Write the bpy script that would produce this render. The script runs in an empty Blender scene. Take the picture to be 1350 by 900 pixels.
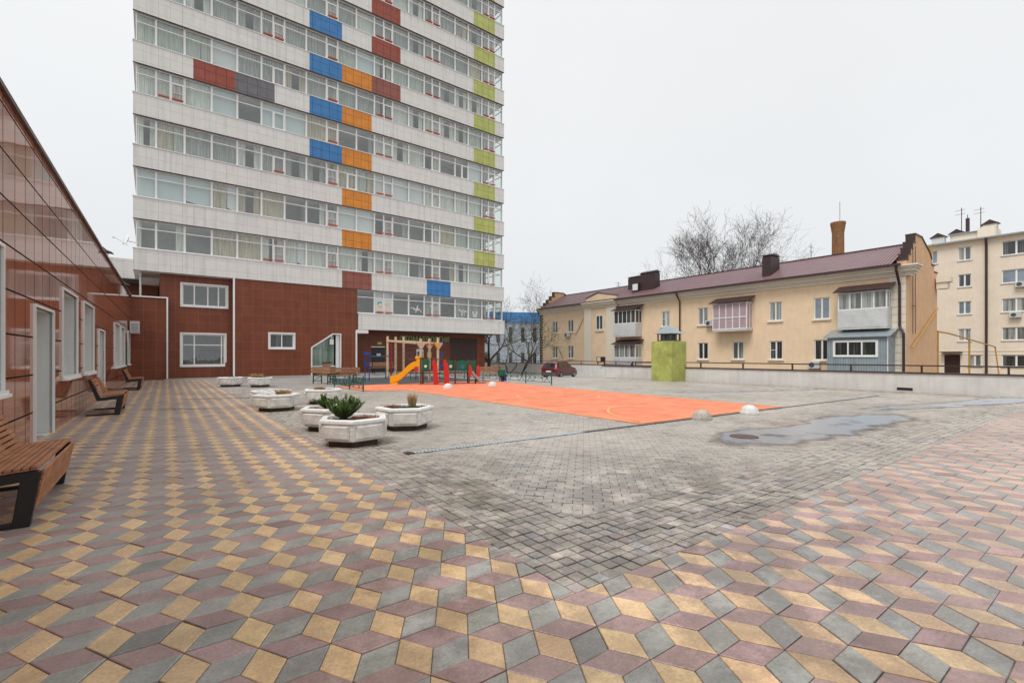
import bpy, math, random
import numpy as np
from mathutils import Vector, Matrix
random.seed(7)
R = math.radians
scene = bpy.context.scene
COL = scene.collection

# ------------------------------------------------------------------ helpers
class MB:
    def __init__(s): s.v=[]; s.f=[]; s.mi=[]; s.fc=[]; s.usec=False
    def add(s, vs, fs, m=0, c=None):
        o=len(s.v); s.v += [tuple(p) for p in vs]
        for f in fs: s.f.append(tuple(i+o for i in f)); s.mi.append(m); s.fc.append(c)
        if c: s.usec=True
    def box(s,x0,x1,y0,y1,z0,z1,m=0,c=None):
        s.add([(x0,y0,z0),(x1,y0,z0),(x1,y1,z0),(x0,y1,z0),(x0,y0,z1),(x1,y0,z1),(x1,y1,z1),(x0,y1,z1)],
              [(0,3,2,1),(4,5,6,7),(0,1,5,4),(1,2,6,5),(2,3,7,6),(3,0,4,7)],m,c)
    def bar(s,a,b,w,h=None,m=0,up=(0,0,1)):
        h=h or w; a=Vector(a); b=Vector(b); d=(b-a).normalized(); u=Vector(up)
        if abs(d.dot(u))>.98: u=Vector((0,1,0))
        x=d.cross(u).normalized()*w/2; y=x.cross(d).normalized()*h/2
        vs=[a-x-y,a+x-y,a+x+y,a-x+y,b-x-y,b+x-y,b+x+y,b-x+y]
        s.add(vs,[(0,3,2,1),(4,5,6,7),(0,1,5,4),(1,2,6,5),(2,3,7,6),(3,0,4,7)],m)
    def tube(s,pts,r,n=8,m=0,cap=True):
        pts=[Vector(p) for p in pts]; rr=r if isinstance(r,(list,tuple)) else [r]*len(pts)
        vs=[]; N=len(pts); px=None
        for i,p in enumerate(pts):
            d=(pts[min(i+1,N-1)]-pts[max(i-1,0)]).normalized()
            if px is None: px=d.orthogonal().normalized()
            else:
                px=(px-d*px.dot(d)); px=px.normalized() if px.length>1e-6 else d.orthogonal().normalized()
            py=d.cross(px)
            for k in range(n):
                a=2*math.pi*k/n; vs.append(p+px*math.cos(a)*rr[i]+py*math.sin(a)*rr[i])
        fs=[(i*n+k,i*n+(k+1)%n,(i+1)*n+(k+1)%n,(i+1)*n+k) for i in range(N-1) for k in range(n)]
        if cap: fs+=[tuple(range(n))[::-1],tuple((N-1)*n+k for k in range(n))]
        s.add(vs,fs,m)
    def prism(s,poly,z0,z1,m=0,ax='z'):
        """poly 2d; ax: extrusion axis. z: (x,y); y: poly=(x,z); x: poly=(y,z)"""
        n=len(poly)
        def P(p,t): return (p[0],p[1],t) if ax=='z' else ((p[0],t,p[1]) if ax=='y' else (t,p[0],p[1]))
        vs=[P(p,z0) for p in poly]+[P(p,z1) for p in poly]
        s.add(vs,[tuple(range(n))[::-1],tuple(range(n,2*n))]+[(i,(i+1)%n,n+(i+1)%n,n+i) for i in range(n)],m)
    def lathe(s,prof,n=16,c=(0,0,0),m=0,a0=0):
        vs=[(c[0]+r*math.cos(a0+2*math.pi*k/n),c[1]+r*math.sin(a0+2*math.pi*k/n),c[2]+z) for r,z in prof for k in range(n)]
        N=len(prof)
        fs=[(i*n+k,i*n+(k+1)%n,(i+1)*n+(k+1)%n,(i+1)*n+k) for i in range(N-1) for k in range(n)]
        fs+=[tuple(range(n))[::-1],tuple((N-1)*n+k for k in range(n))]
        s.add(vs,fs,m)
    def wall(s,u0,u1,v0,v1,holes,d=.25,m=0,mr=None,y=0):
        """wall in local xz plane facing -y at y, with rectangular holes (x0,x1,z0,z1) and reveals of depth d"""
        mr=m if mr is None else mr
        us=sorted({u0,u1,*[h[0] for h in holes],*[h[1] for h in holes]}); vs=sorted({v0,v1,*[h[2] for h in holes],*[h[3] for h in holes]})
        us=[u for u in us if u0<=u<=u1]; vs=[v for v in vs if v0<=v<=v1]
        for a,b in zip(us,us[1:]):
            for c,e in zip(vs,vs[1:]):
                cu,cv=(a+b)/2,(c+e)/2
                if any(h[0]<cu<h[1] and h[2]<cv<h[3] for h in holes): continue
                s.add([(a,y,c),(b,y,c),(b,y,e),(a,y,e)],[(0,1,2,3)],m)
        for h in holes:
            a,b,c,e=h[:4]
            s.add([(a,y,c),(a,y+d,c),(a,y+d,e),(a,y,e)],[(0,1,2,3)],mr)
            s.add([(b,y,c),(b,y+d,c),(b,y+d,e),(b,y,e)],[(3,2,1,0)],mr)
            s.add([(a,y,e),(a,y+d,e),(b,y+d,e),(b,y,e)],[(0,1,2,3)],mr)
            s.add([(a,y,c),(a,y+d,c),(b,y+d,c),(b,y,c)],[(3,2,1,0)],mr)
    def build(s,name,mats,parent=None,smooth=False,bevel=0,loc=None,rz=0):
        me=bpy.data.meshes.new(name); me.from_pydata(s.v,[],s.f)
        mats=mats if isinstance(mats,(list,tuple)) else [mats]
        for m in mats: me.materials.append(m)
        me.polygons.foreach_set('material_index',s.mi)
        if smooth: me.polygons.foreach_set('use_smooth',[True]*len(s.f))
        if s.usec:
            at=me.color_attributes.new('Col','FLOAT_COLOR','CORNER'); arr=[]
            for f,c in zip(s.f,s.fc): arr += list(c or (1,1,1,1))*len(f)
            at.data.foreach_set('color',arr)
        me.update()
        o=bpy.data.objects.new(name,me); COL.objects.link(o)
        if parent: o.parent=parent
        if loc: o.location=loc
        if rz: o.rotation_euler.z=rz
        if bevel:
            b=o.modifiers.new('Bevel','BEVEL'); b.width=bevel; b.segments=2; b.limit_method='ANGLE'; b.angle_limit=R(40)
        return o
def tag(o,label=None,cat=None,group=None,kind=None):
    if label: o['label']=label
    if cat: o['category']=cat
    if group: o['group']=group
    if kind: o['kind']=kind
    return o
def empty(name,loc,rz=0,label=None,cat=None,group=None):
    o=bpy.data.objects.new(name,None); COL.objects.link(o); o.location=loc; o.rotation_euler.z=rz; o.empty_display_size=.2
    return tag(o,label,cat,group)
def dup(root,loc,rz,label,group=None,tree=True):
    r=root.copy(); COL.objects.link(r); r.location=loc; r.rotation_euler=(0,0,rz); r['label']=label
    if group: r['group']=group
    if tree:
        for ch in list(root.children):
            c=ch.copy(); COL.objects.link(c); c.parent=r
            for g in ch.children:
                d=g.copy(); COL.objects.link(d); d.parent=c
    return r

# ------------------------------------------------------------------ materials
def nodes(name):
    m=bpy.data.materials.new(name); m.use_nodes=True; nt=m.node_tree
    return m,nt,nt.nodes['Principled BSDF'],nt.nodes.new,nt.links.new
def C4(c): return (c[0],c[1],c[2],1)
def setin(n,k,v):
    if k in n.inputs: n.inputs[k].default_value=v
def mat(name,col,rough=.6,metal=0,var=.12,scale=6,bump=.15,bscale=60,spec=.5,col2=None,dirt=0,coat=0,streak=0):
    m,nt,p,N,L=nodes(name)
    tc=N('ShaderNodeTexCoord'); no=N('ShaderNodeTexNoise'); no.inputs['Scale'].default_value=scale; no.inputs['Detail'].default_value=6; no.inputs['Roughness'].default_value=.65
    L(tc.outputs['Object'],no.inputs['Vector'])
    cr=N('ShaderNodeValToRGB'); cr.color_ramp.elements[0].position=.3; cr.color_ramp.elements[1].position=.72
    a=[max(0,c*(1-var)) for c in col]; b=[min(1,c*(1+var)) for c in (col2 or col)]
    cr.color_ramp.elements[0].color=C4(a); cr.color_ramp.elements[1].color=C4(b)
    L(no.outputs['Fac'],cr.inputs['Fac']); out=cr.outputs['Color']
    if dirt or streak:
        n2=N('ShaderNodeTexNoise'); n2.inputs['Scale'].default_value=1.3 if not streak else 1; n2.inputs['Detail'].default_value=8
        mp=N('ShaderNodeMapping'); L(tc.outputs['Object'],mp.inputs['Vector']); L(mp.outputs['Vector'],n2.inputs['Vector'])
        if streak: mp.inputs['Scale'].default_value=(5,5,.5)
        r2=N('ShaderNodeMapRange'); r2.inputs['From Min'].default_value=.45; r2.inputs['From Max'].default_value=.75; r2.inputs['To Max'].default_value=max(dirt,streak)
        L(n2.outputs['Fac'],r2.inputs['Value'])
        mx=N('ShaderNodeMix'); mx.data_type='RGBA'; L(r2.outputs['Result'],mx.inputs['Factor']); L(out,mx.inputs['A']); mx.inputs['B'].default_value=C4([c*.35 for c in col]); out=mx.outputs['Result']
    L(out,p.inputs['Base Color'])
    p.inputs['Roughness'].default_value=rough; p.inputs['Metallic'].default_value=metal; setin(p,'Specular IOR Level',spec); setin(p,'Coat Weight',coat)
    if bump:
        nb=N('ShaderNodeTexNoise'); nb.inputs['Scale'].default_value=bscale; nb.inputs['Detail'].default_value=4; L(tc.outputs['Object'],nb.inputs['Vector'])
        bp=N('ShaderNodeBump'); bp.inputs['Strength'].default_value=bump; bp.inputs['Distance'].default_value=.01; L(nb.outputs['Fac'],bp.inputs['Height']); L(bp.outputs['Normal'],p.inputs['Normal'])
    return m
def tilemat(name,c1,c2,mortar,w,h,ms,axes='XZ',rough=.5,spec=.5,var=.1,warp=0,off=(0,0),bump=.3,odd=None,metal=0,brick=0,rvar=0):
    m,nt,p,N,L=nodes(name)
    tc=N('ShaderNodeTexCoord'); sp=N('ShaderNodeSeparateXYZ'); L(tc.outputs['Object'],sp.inputs[0]); cb=N('ShaderNodeCombineXYZ')
    def addc(o,v):
        a=N('ShaderNodeMath'); a.operation='ADD'; L(o,a.inputs[0]); a.inputs[1].default_value=v; return a.outputs[0]
    L(addc(sp.outputs[axes[0]],off[0]),cb.inputs['X']); L(addc(sp.outputs[axes[1]],off[1]),cb.inputs['Y'])
    b=N('ShaderNodeTexBrick'); b.offset=.5*brick; b.squash=1; L(cb.outputs[0],b.inputs['Vector'])
    b.inputs['Scale'].default_value=1; b.inputs['Brick Width'].default_value=w; b.inputs['Row Height'].default_value=h; b.inputs['Mortar Size'].default_value=ms; b.inputs['Mortar Smooth'].default_value=.2; b.inputs['Bias'].default_value=0
    b.inputs['Color1'].default_value=C4(c1); b.inputs['Color2'].default_value=C4(c2); b.inputs['Mortar'].default_value=C4(mortar)
    no=N('ShaderNodeTexNoise'); no.inputs['Scale'].default_value=2.5; no.inputs['Detail'].default_value=8; L(tc.outputs['Object'],no.inputs['Vector'])
    mr=N('ShaderNodeMapRange'); mr.inputs['From Min'].default_value=.3; mr.inputs['From Max'].default_value=.7; mr.inputs['To Min'].default_value=1-var; mr.inputs['To Max'].default_value=1+var; L(no.outputs['Fac'],mr.inputs['Value'])
    mpS=N('ShaderNodeMapping'); mpS.inputs['Scale'].default_value=(3.5,3.5,.25); L(tc.outputs['Object'],mpS.inputs['Vector']); nS=N('ShaderNodeTexNoise'); nS.inputs['Scale'].default_value=1; nS.inputs['Detail'].default_value=5; L(mpS.outputs[0],nS.inputs['Vector'])
    rS=N('ShaderNodeMapRange'); rS.inputs['From Min'].default_value=.5; rS.inputs['From Max'].default_value=.75; rS.inputs['To Min'].default_value=1; rS.inputs['To Max'].default_value=.84; L(nS.outputs['Fac'],rS.inputs['Value']); mS=N('ShaderNodeMath'); mS.operation='MULTIPLY'; L(mr.outputs['Result'],mS.inputs[0]); L(rS.outputs['Result'],mS.inputs[1])
    vm=N('ShaderNodeVectorMath'); vm.operation='SCALE'; L(b.outputs['Color'],vm.inputs[0]); L(mS.outputs[0],vm.inputs['Scale']); L(vm.outputs[0],p.inputs['Base Color'])
    p.inputs['Roughness'].default_value=rough; p.inputs['Metallic'].default_value=metal; setin(p,'Specular IOR Level',spec)
    bp=N('ShaderNodeBump'); bp.inputs['Strength'].default_value=bump; bp.inputs['Distance'].default_value=.006; bp.invert=True
    L(b.outputs['Fac'],bp.inputs['Height']); last=bp.outputs['Normal']
    if warp:
        # every tile is set at a very slightly different angle, and is a little wavy
        wn=N('ShaderNodeTexNoise'); wn.inputs['Scale'].default_value=.9; wn.inputs['Detail'].default_value=1; L(tc.outputs['Object'],wn.inputs['Vector'])
        b2=N('ShaderNodeBump'); b2.inputs['Strength'].default_value=warp; b2.inputs['Distance'].default_value=.03; L(wn.outputs['Fac'],b2.inputs['Height']); L(last,b2.inputs['Normal']); last=b2.outputs['Normal']
        # per-tile tilt from the brick's own colour value
        b3=N('ShaderNodeTexWhiteNoise'); b3.noise_dimensions='2D'
        fl=N('ShaderNodeVectorMath'); fl.operation='DIVIDE'; L(cb.outputs[0],fl.inputs[0]); fl.inputs[1].default_value=(w,h,1)
        ff=N('ShaderNodeVectorMath'); ff.operation='FLOOR'; L(fl.outputs[0],ff.inputs[0]); L(ff.outputs[0],b3.inputs['Vector'])
        sb=N('ShaderNodeVectorMath'); sb.operation='SUBTRACT'; L(b3.outputs['Color'],sb.inputs[0]); sb.inputs[1].default_value=(.5,.5,.5)
        sc=N('ShaderNodeVectorMath'); sc.operation='SCALE'; L(sb.outputs[0],sc.inputs[0]); sc.inputs['Scale'].default_value=warp*.035
        ad=N('ShaderNodeVectorMath'); ad.operation='ADD'; L(last,ad.inputs[0]); L(sc.outputs[0],ad.inputs[1])
        nm=N('ShaderNodeVectorMath'); nm.operation='NORMALIZE'; L(ad.outputs[0],nm.inputs[0]); last=nm.outputs[0]
    L(last,p.inputs['Normal'])
    q1=N('ShaderNodeMapRange'); L(b.outputs['Fac'],q1.inputs['Value']); q1.inputs['To Min'].default_value=rough; q1.inputs['To Max'].default_value=.9; L(q1.outputs['Result'],p.inputs['Roughness'])
    q2=N('ShaderNodeMapRange'); L(b.outputs['Fac'],q2.inputs['Value']); q2.inputs['To Min'].default_value=spec; q2.inputs['To Max'].default_value=.02; L(q2.outputs['Result'],p.inputs['Specular IOR Level'])
    return m
def glassmat(name,tint=(.88,.93,.905),refl=.15,rough=.01):
    m,nt,p,N,L=nodes(name); out=nt.nodes['Material Output']; nt.nodes.remove(p)
    tr=N('ShaderNodeBsdfTransparent'); tr.inputs[0].default_value=C4(tint); gl=N('ShaderNodeBsdfGlossy'); gl.inputs['Roughness'].default_value=rough; gl.inputs[0].default_value=(.95,.98,.97,1)
    fr=N('ShaderNodeLayerWeight'); fr.inputs['Blend'].default_value=.5; pw_=N('ShaderNodeMath'); pw_.operation='POWER'; L(fr.outputs['Facing'],pw_.inputs[0]); pw_.inputs[1].default_value=3.6
    ad=N('ShaderNodeMath'); ad.operation='MULTIPLY_ADD'; L(pw_.outputs[0],ad.inputs[0]); ad.inputs[1].default_value=.9; ad.inputs[2].default_value=refl
    tc=N('ShaderNodeTexCoord'); no=N('ShaderNodeTexNoise'); no.inputs['Scale'].default_value=1.2; L(tc.outputs['Object'],no.inputs['Vector']); bp=N('ShaderNodeBump'); bp.inputs['Strength'].default_value=.12; bp.inputs['Distance'].default_value=.03; L(no.outputs['Fac'],bp.inputs['Height']); L(bp.outputs['Normal'],gl.inputs['Normal'])
    mx=N('ShaderNodeMixShader'); L(ad.outputs[0],mx.inputs[0]); L(tr.outputs[0],mx.inputs[1]); L(gl.outputs[0],mx.inputs[2]); L(mx.outputs[0],out.inputs['Surface'])
    return m
def curtainmat(name,col,fold=14,amt=.25,axis='X'):
    m,nt,p,N,L=nodes(name)
    tc=N('ShaderNodeTexCoord'); mp=N('ShaderNodeMapping'); L(tc.outputs['Object'],mp.inputs['Vector']); mp.inputs['Scale'].default_value=(1,1,.06)
    no=N('ShaderNodeTexNoise'); no.inputs['Scale'].default_value=fold; no.inputs['Detail'].default_value=3; L(mp.outputs[0],no.inputs['Vector'])
    cr=N('ShaderNodeValToRGB'); cr.color_ramp.elements[0].position=.32; cr.color_ramp.elements[1].position=.62
    cr.color_ramp.elements[0].color=C4([c*(1-amt*1.6) for c in col]); cr.color_ramp.elements[1].color=C4(col)
    L(no.outputs['Fac'],cr.inputs['Fac']); L(cr.outputs['Color'],p.inputs['Base Color']); p.inputs['Roughness'].default_value=.9
    return m
M={}
M['white']=mat('white_pvc',(.82,.82,.81),.35,var=.04,bump=0)
M['white_dirty']=mat('white_metal_sheet',(.62,.63,.63),.5,var=.08,dirt=.3)
M['black']=mat('black_steel',(.012,.012,.013),.42,var=.2,bump=.1)
M['wood']=mat('oiled_bench_wood',(.36,.135,.055),.5,var=.35,scale=9,bump=.2,col2=(.42,.18,.08))
M['wood_grey']=mat('worn_wood',(.33,.17,.09),.6,var=.3,scale=7)
M['pine']=mat('pine_post',(.66,.49,.33),.6,var=.15,scale=5)
M['concrete']=mat('planter_concrete',(.74,.715,.67),.85,var=.2,scale=9,bump=.8,bscale=45,dirt=.35)
M['concrete_white']=mat('whitewashed_rim',(.78,.77,.75),.8,var=.1,scale=12,bump=.5,dirt=.18)
M['dome']=mat('bollard_concrete',(.68,.67,.65),.85,var=.22,scale=14,bump=.7,dirt=.3)
M['dome_old']=mat('weathered_bollard_concrete',(.46,.42,.36),.9,var=.35,scale=14,bump=.9,dirt=.6)
M['soil']=mat('planter_soil_and_shade',(.07,.05,.035),.95,var=.5,scale=30,bump=1,bscale=80)
M['green_metal']=mat('green_painted_steel',(.01,.09,.06),.4,var=.15,bump=0)
M['brown_metal']=mat('brown_painted_steel',(.045,.02,.017),.45,var=.2,bump=0)
M['roof']=mat('burgundy_roof_sheet',(.19,.105,.115),.34,var=.12,scale=1.2,bump=0,spec=.6)
M['roof_dark']=mat('dark_burgundy_sheet',(.05,.025,.026),.45,var=.2,bump=0)
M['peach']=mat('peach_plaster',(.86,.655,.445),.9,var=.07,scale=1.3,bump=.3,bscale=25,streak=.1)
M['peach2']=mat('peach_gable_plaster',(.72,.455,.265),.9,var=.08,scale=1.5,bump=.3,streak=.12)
M['cream']=mat('cream_moulding',(.80,.73,.61),.85,var=.05,bump=.1,streak=.06)
M['sand']=mat('sand_plaster',(.82,.71,.57),.9,var=.07,scale=.9,bump=.3,streak=.08)
M['brick_stack']=tilemat('orange_chimney_brick',(.36,.17,.065),(.26,.12,.05),(.14,.09,.06),.26,.09,.012,'XZ',.9,brick=1)
M['white_wall']=mat('whitewashed_wall',(.66,.64,.61),.9,var=.1,scale=1.5,bump=.5,bscale=18,streak=.22)
M['lime']=mat('lime_plaster',(.42,.44,.12),.9,var=.2,scale=3,bump=1,bscale=35,dirt=.6)
M['zinc']=mat('zinc_sheet',(.38,.44,.47),.4,.5,var=.15,scale=5,bump=0)
M['zinc_dark']=mat('dark_zinc_frame',(.09,.1,.1),.5,.3,var=.2,bump=0)
M['blue_sheet']=tilemat('blue_grey_profiled_sheet',(.29,.345,.37),(.27,.325,.35),(.15,.19,.21),.16,40,.012,'XZ',.45)
M['dark_room']=mat('room_dark',(.06,.058,.055),.9,var=.3,bump=0)
M['room']=mat('room_walls',(.55,.56,.53),.9,var=.25,scale=.6,bump=0)
M['glass']=glassmat('window_glass')
M['glass_clear']=glassmat('loggia_glass',(.9,.95,.94),.06)
def panemat(name,ca,cb,lo=.45,hi=.6):
    m,nt,p,N,L=nodes(name)
    tc=N('ShaderNodeTexCoord'); mp=N('ShaderNodeMapping'); L(tc.outputs['Object'],mp.inputs['Vector']); mp.inputs['Scale'].default_value=(3.2,3.2,.12)
    no=N('ShaderNodeTexNoise'); no.inputs['Scale'].default_value=1; no.inputs['Detail'].default_value=5; no.inputs['Roughness'].default_value=.7; L(mp.outputs[0],no.inputs['Vector'])
    cr=N('ShaderNodeValToRGB'); cr.color_ramp.elements[0].position=lo; cr.color_ramp.elements[1].position=hi; cr.color_ramp.elements[0].color=C4(ca); cr.color_ramp.elements[1].color=C4(cb)
    L(no.outputs['Fac'],cr.inputs['Fac']); L(cr.outputs['Color'],p.inputs['Base Color']); p.inputs['Roughness'].default_value=.05; setin(p,'Specular IOR Level',.8); return m
M['pane_dark']=panemat('window_pane',(.028,.032,.034),(.15,.16,.155),.5,.68)
M['pane_blue']=mat('window_pane_sky',(.20,.25,.29),.06,var=.3,scale=.9,bump=0,spec=.8)
M['pane_light']=panemat('window_pane_curtained',(.11,.12,.115),(.42,.43,.40),.42,.6)
M['pane_pink']=mat('pink_blinds_pane',(.45,.33,.36),.1,var=.12,scale=2.5,bump=0,spec=.8)
CURT=[curtainmat('sheer_white_curtain',(.82,.83,.79),16,.2),curtainmat('pale_green_curtain',(.64,.69,.62),18,.25),curtainmat('beige_curtain',(.72,.63,.48),12,.28),
      curtainmat('white_roller_blind',(.74,.76,.78),1,.04),curtainmat('cool_roller_blind',(.62,.70,.72),1,.05),curtainmat('grey_curtain',(.5,.52,.5),14,.3),curtainmat('brown_panelled_loggia',(.30,.17,.11),6,.3)]
M['clad']=tilemat('light_porcelain_tiles',(.76,.745,.715),(.79,.775,.75),(.50,.49,.475),.585,.625,.008,'XZ',.42,off=(5.0,-.018),warp=0,var=.035)
def cl(n,c,k=.9): return tilemat(n,c,[x*k for x in c],[x*.45 for x in c],.585,.625,.012,'XZ',.4,off=(5.0,-.018))
M['c_red']=cl('brick_red_tiles',(.34,.075,.045)); M['c_blue']=cl('blue_tiles',(.05,.22,.52)); M['c_orange']=cl('orange_tiles',(.74,.27,.03)); M['c_green']=cl('yellow_green_tiles',(.52,.56,.16)); M['c_grey']=cl('grey_tiles',(.17,.165,.18)); M['c_dull']=cl('dull_red_tiles',(.31,.10,.07))
M['granite_b']=tilemat('brown_granite_tiles',(.185,.052,.024),(.215,.062,.03),(.31,.17,.11),.6,.59,.006,'XZ',.32,warp=.06,spec=.3,var=.08)
M['granite_l']=tilemat('polished_brown_granite',(.33,.115,.062),(.385,.145,.08),(.03,.012,.008),.61,.61,.014,'XZ',.06,off=(.08,.08),warp=.11,spec=.95,var=.12,bump=.6)
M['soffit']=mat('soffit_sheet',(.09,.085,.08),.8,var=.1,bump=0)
M['grate']=mat('steel_grate',(.55,.62,.68),.4,.2,var=.15,bump=0)
M['rubber_o']=mat('orange_rubber_court',(.80,.21,.10),.75,var=.17,scale=1.7,bump=.6,bscale=120,col2=(.86,.28,.15),dirt=.22)
M['rubber_d']=mat('dark_rubber',(.06,.07,.08),.9,var=.2,scale=2,bump=.4)
M['line']=mat('court_line_paint',(.85,.42,.16),.8,var=.12,bump=0)
M['yellow']=mat('yellow_plastic',(.86,.44,.01),.35,var=.06,bump=0); M['red']=mat('red_plastic',(.52,.02,.02),.4,var=.1,bump=0)
M['gpl']=mat('green_plastic',(.0,.11,.05),.4,var=.1,bump=0); M['bpl']=mat('blue_paint',(.02,.06,.28),.4,var=.1,bump=0)
M['steel']=mat('worn_slide_steel',(.36,.35,.36),.35,.5,var=.25,bump=0); M['brownpost']=mat('brown_wood_post',(.12,.05,.03),.6,var=.2)
M['car']=mat('burgundy_car_paint',(.12,.012,.022),.3,.3,var=.06,bump=0,coat=.6); M['car_low']=mat('muddy_lower_panels',(.11,.07,.06),.6,var=.2,bump=0)
M['car_glass']=mat('car_glass',(.015,.015,.018),.05,var=.1,bump=0,spec=.9); M['tyre']=mat('tyre_rubber',(.015,.015,.015),.8,bump=0); M['rim']=mat('wheel_rim',(.3,.3,.31),.35,.7,bump=0)
M['bark']=mat('grey_bark',(.07,.055,.045),.95,var=.3,scale=20,bump=.5); M['twig']=mat('twig_bark',(.085,.07,.062),.95,var=.3,bump=0)
M['yleaf']=mat('spring_leaf',(.36,.36,.10),.8,var=.3,scale=20,bump=0); M['conifer']=mat('juniper_needles',(.05,.12,.03),.75,var=.5,scale=14,bump=0,col2=(.16,.25,.06))
M['drygrass']=mat('dry_grass',(.5,.33,.16),.9,var=.3,scale=20,bump=0); M['dryplant']=mat('dry_reddish_stems',(.33,.17,.11),.9,var=.3,scale=20,bump=0); M['lowgreen']=mat('low_green_leaves',(.05,.09,.03),.9,var=.4,bump=0)
M['gas']=mat('yellow_gas_pipe',(.5,.27,.05),.5,var=.15,bump=0)
M['bluebld']=tilemat('pale_blue_panels',(.50,.56,.64),(.47,.53,.61),(.4,.45,.52),2,1.1,.03,'XZ',.7); M['blueroof']=mat('bright_blue_fascia',(.07,.27,.60),.5,var=.08,bump=0)
M['sign']=mat('sign_green',(.22,.38,.14),.4,var=.1,bump=0); M['sign_lit']=mat('sign_edge',(.6,.75,.42),.4,bump=0); M['paper']=mat('white_paper',(.7,.7,.68),.7,var=.03,bump=0)
M['teal']=mat('teal_print',(.05,.45,.45),.6,bump=0); M['ylw_print']=mat('yellow_print',(.7,.62,.15),.6,bump=0)
M['redrail']=mat('red_window_rail',(.45,.08,.04),.5,bump=0); M['shutter']=tilemat('brown_roller_shutter',(.07,.04,.034),(.075,.042,.036),(.03,.018,.015),60,.09,.012,'XZ',.45)
M['doorb']=mat('black_door',(.015,.011,.012),.35,var=.2,bump=0); M['reveal']=mat('grey_white_reveal',(.66,.68,.66),.5,var=.06,scale=3,bump=0,streak=.12); M['door_g']=mat('grey_door_panel',(.40,.385,.37),.5,var=.06,bump=0)
M['lower']=mat('lower_ground_soil',(.16,.14,.12),.95,var=.3,scale=.3)

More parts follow.
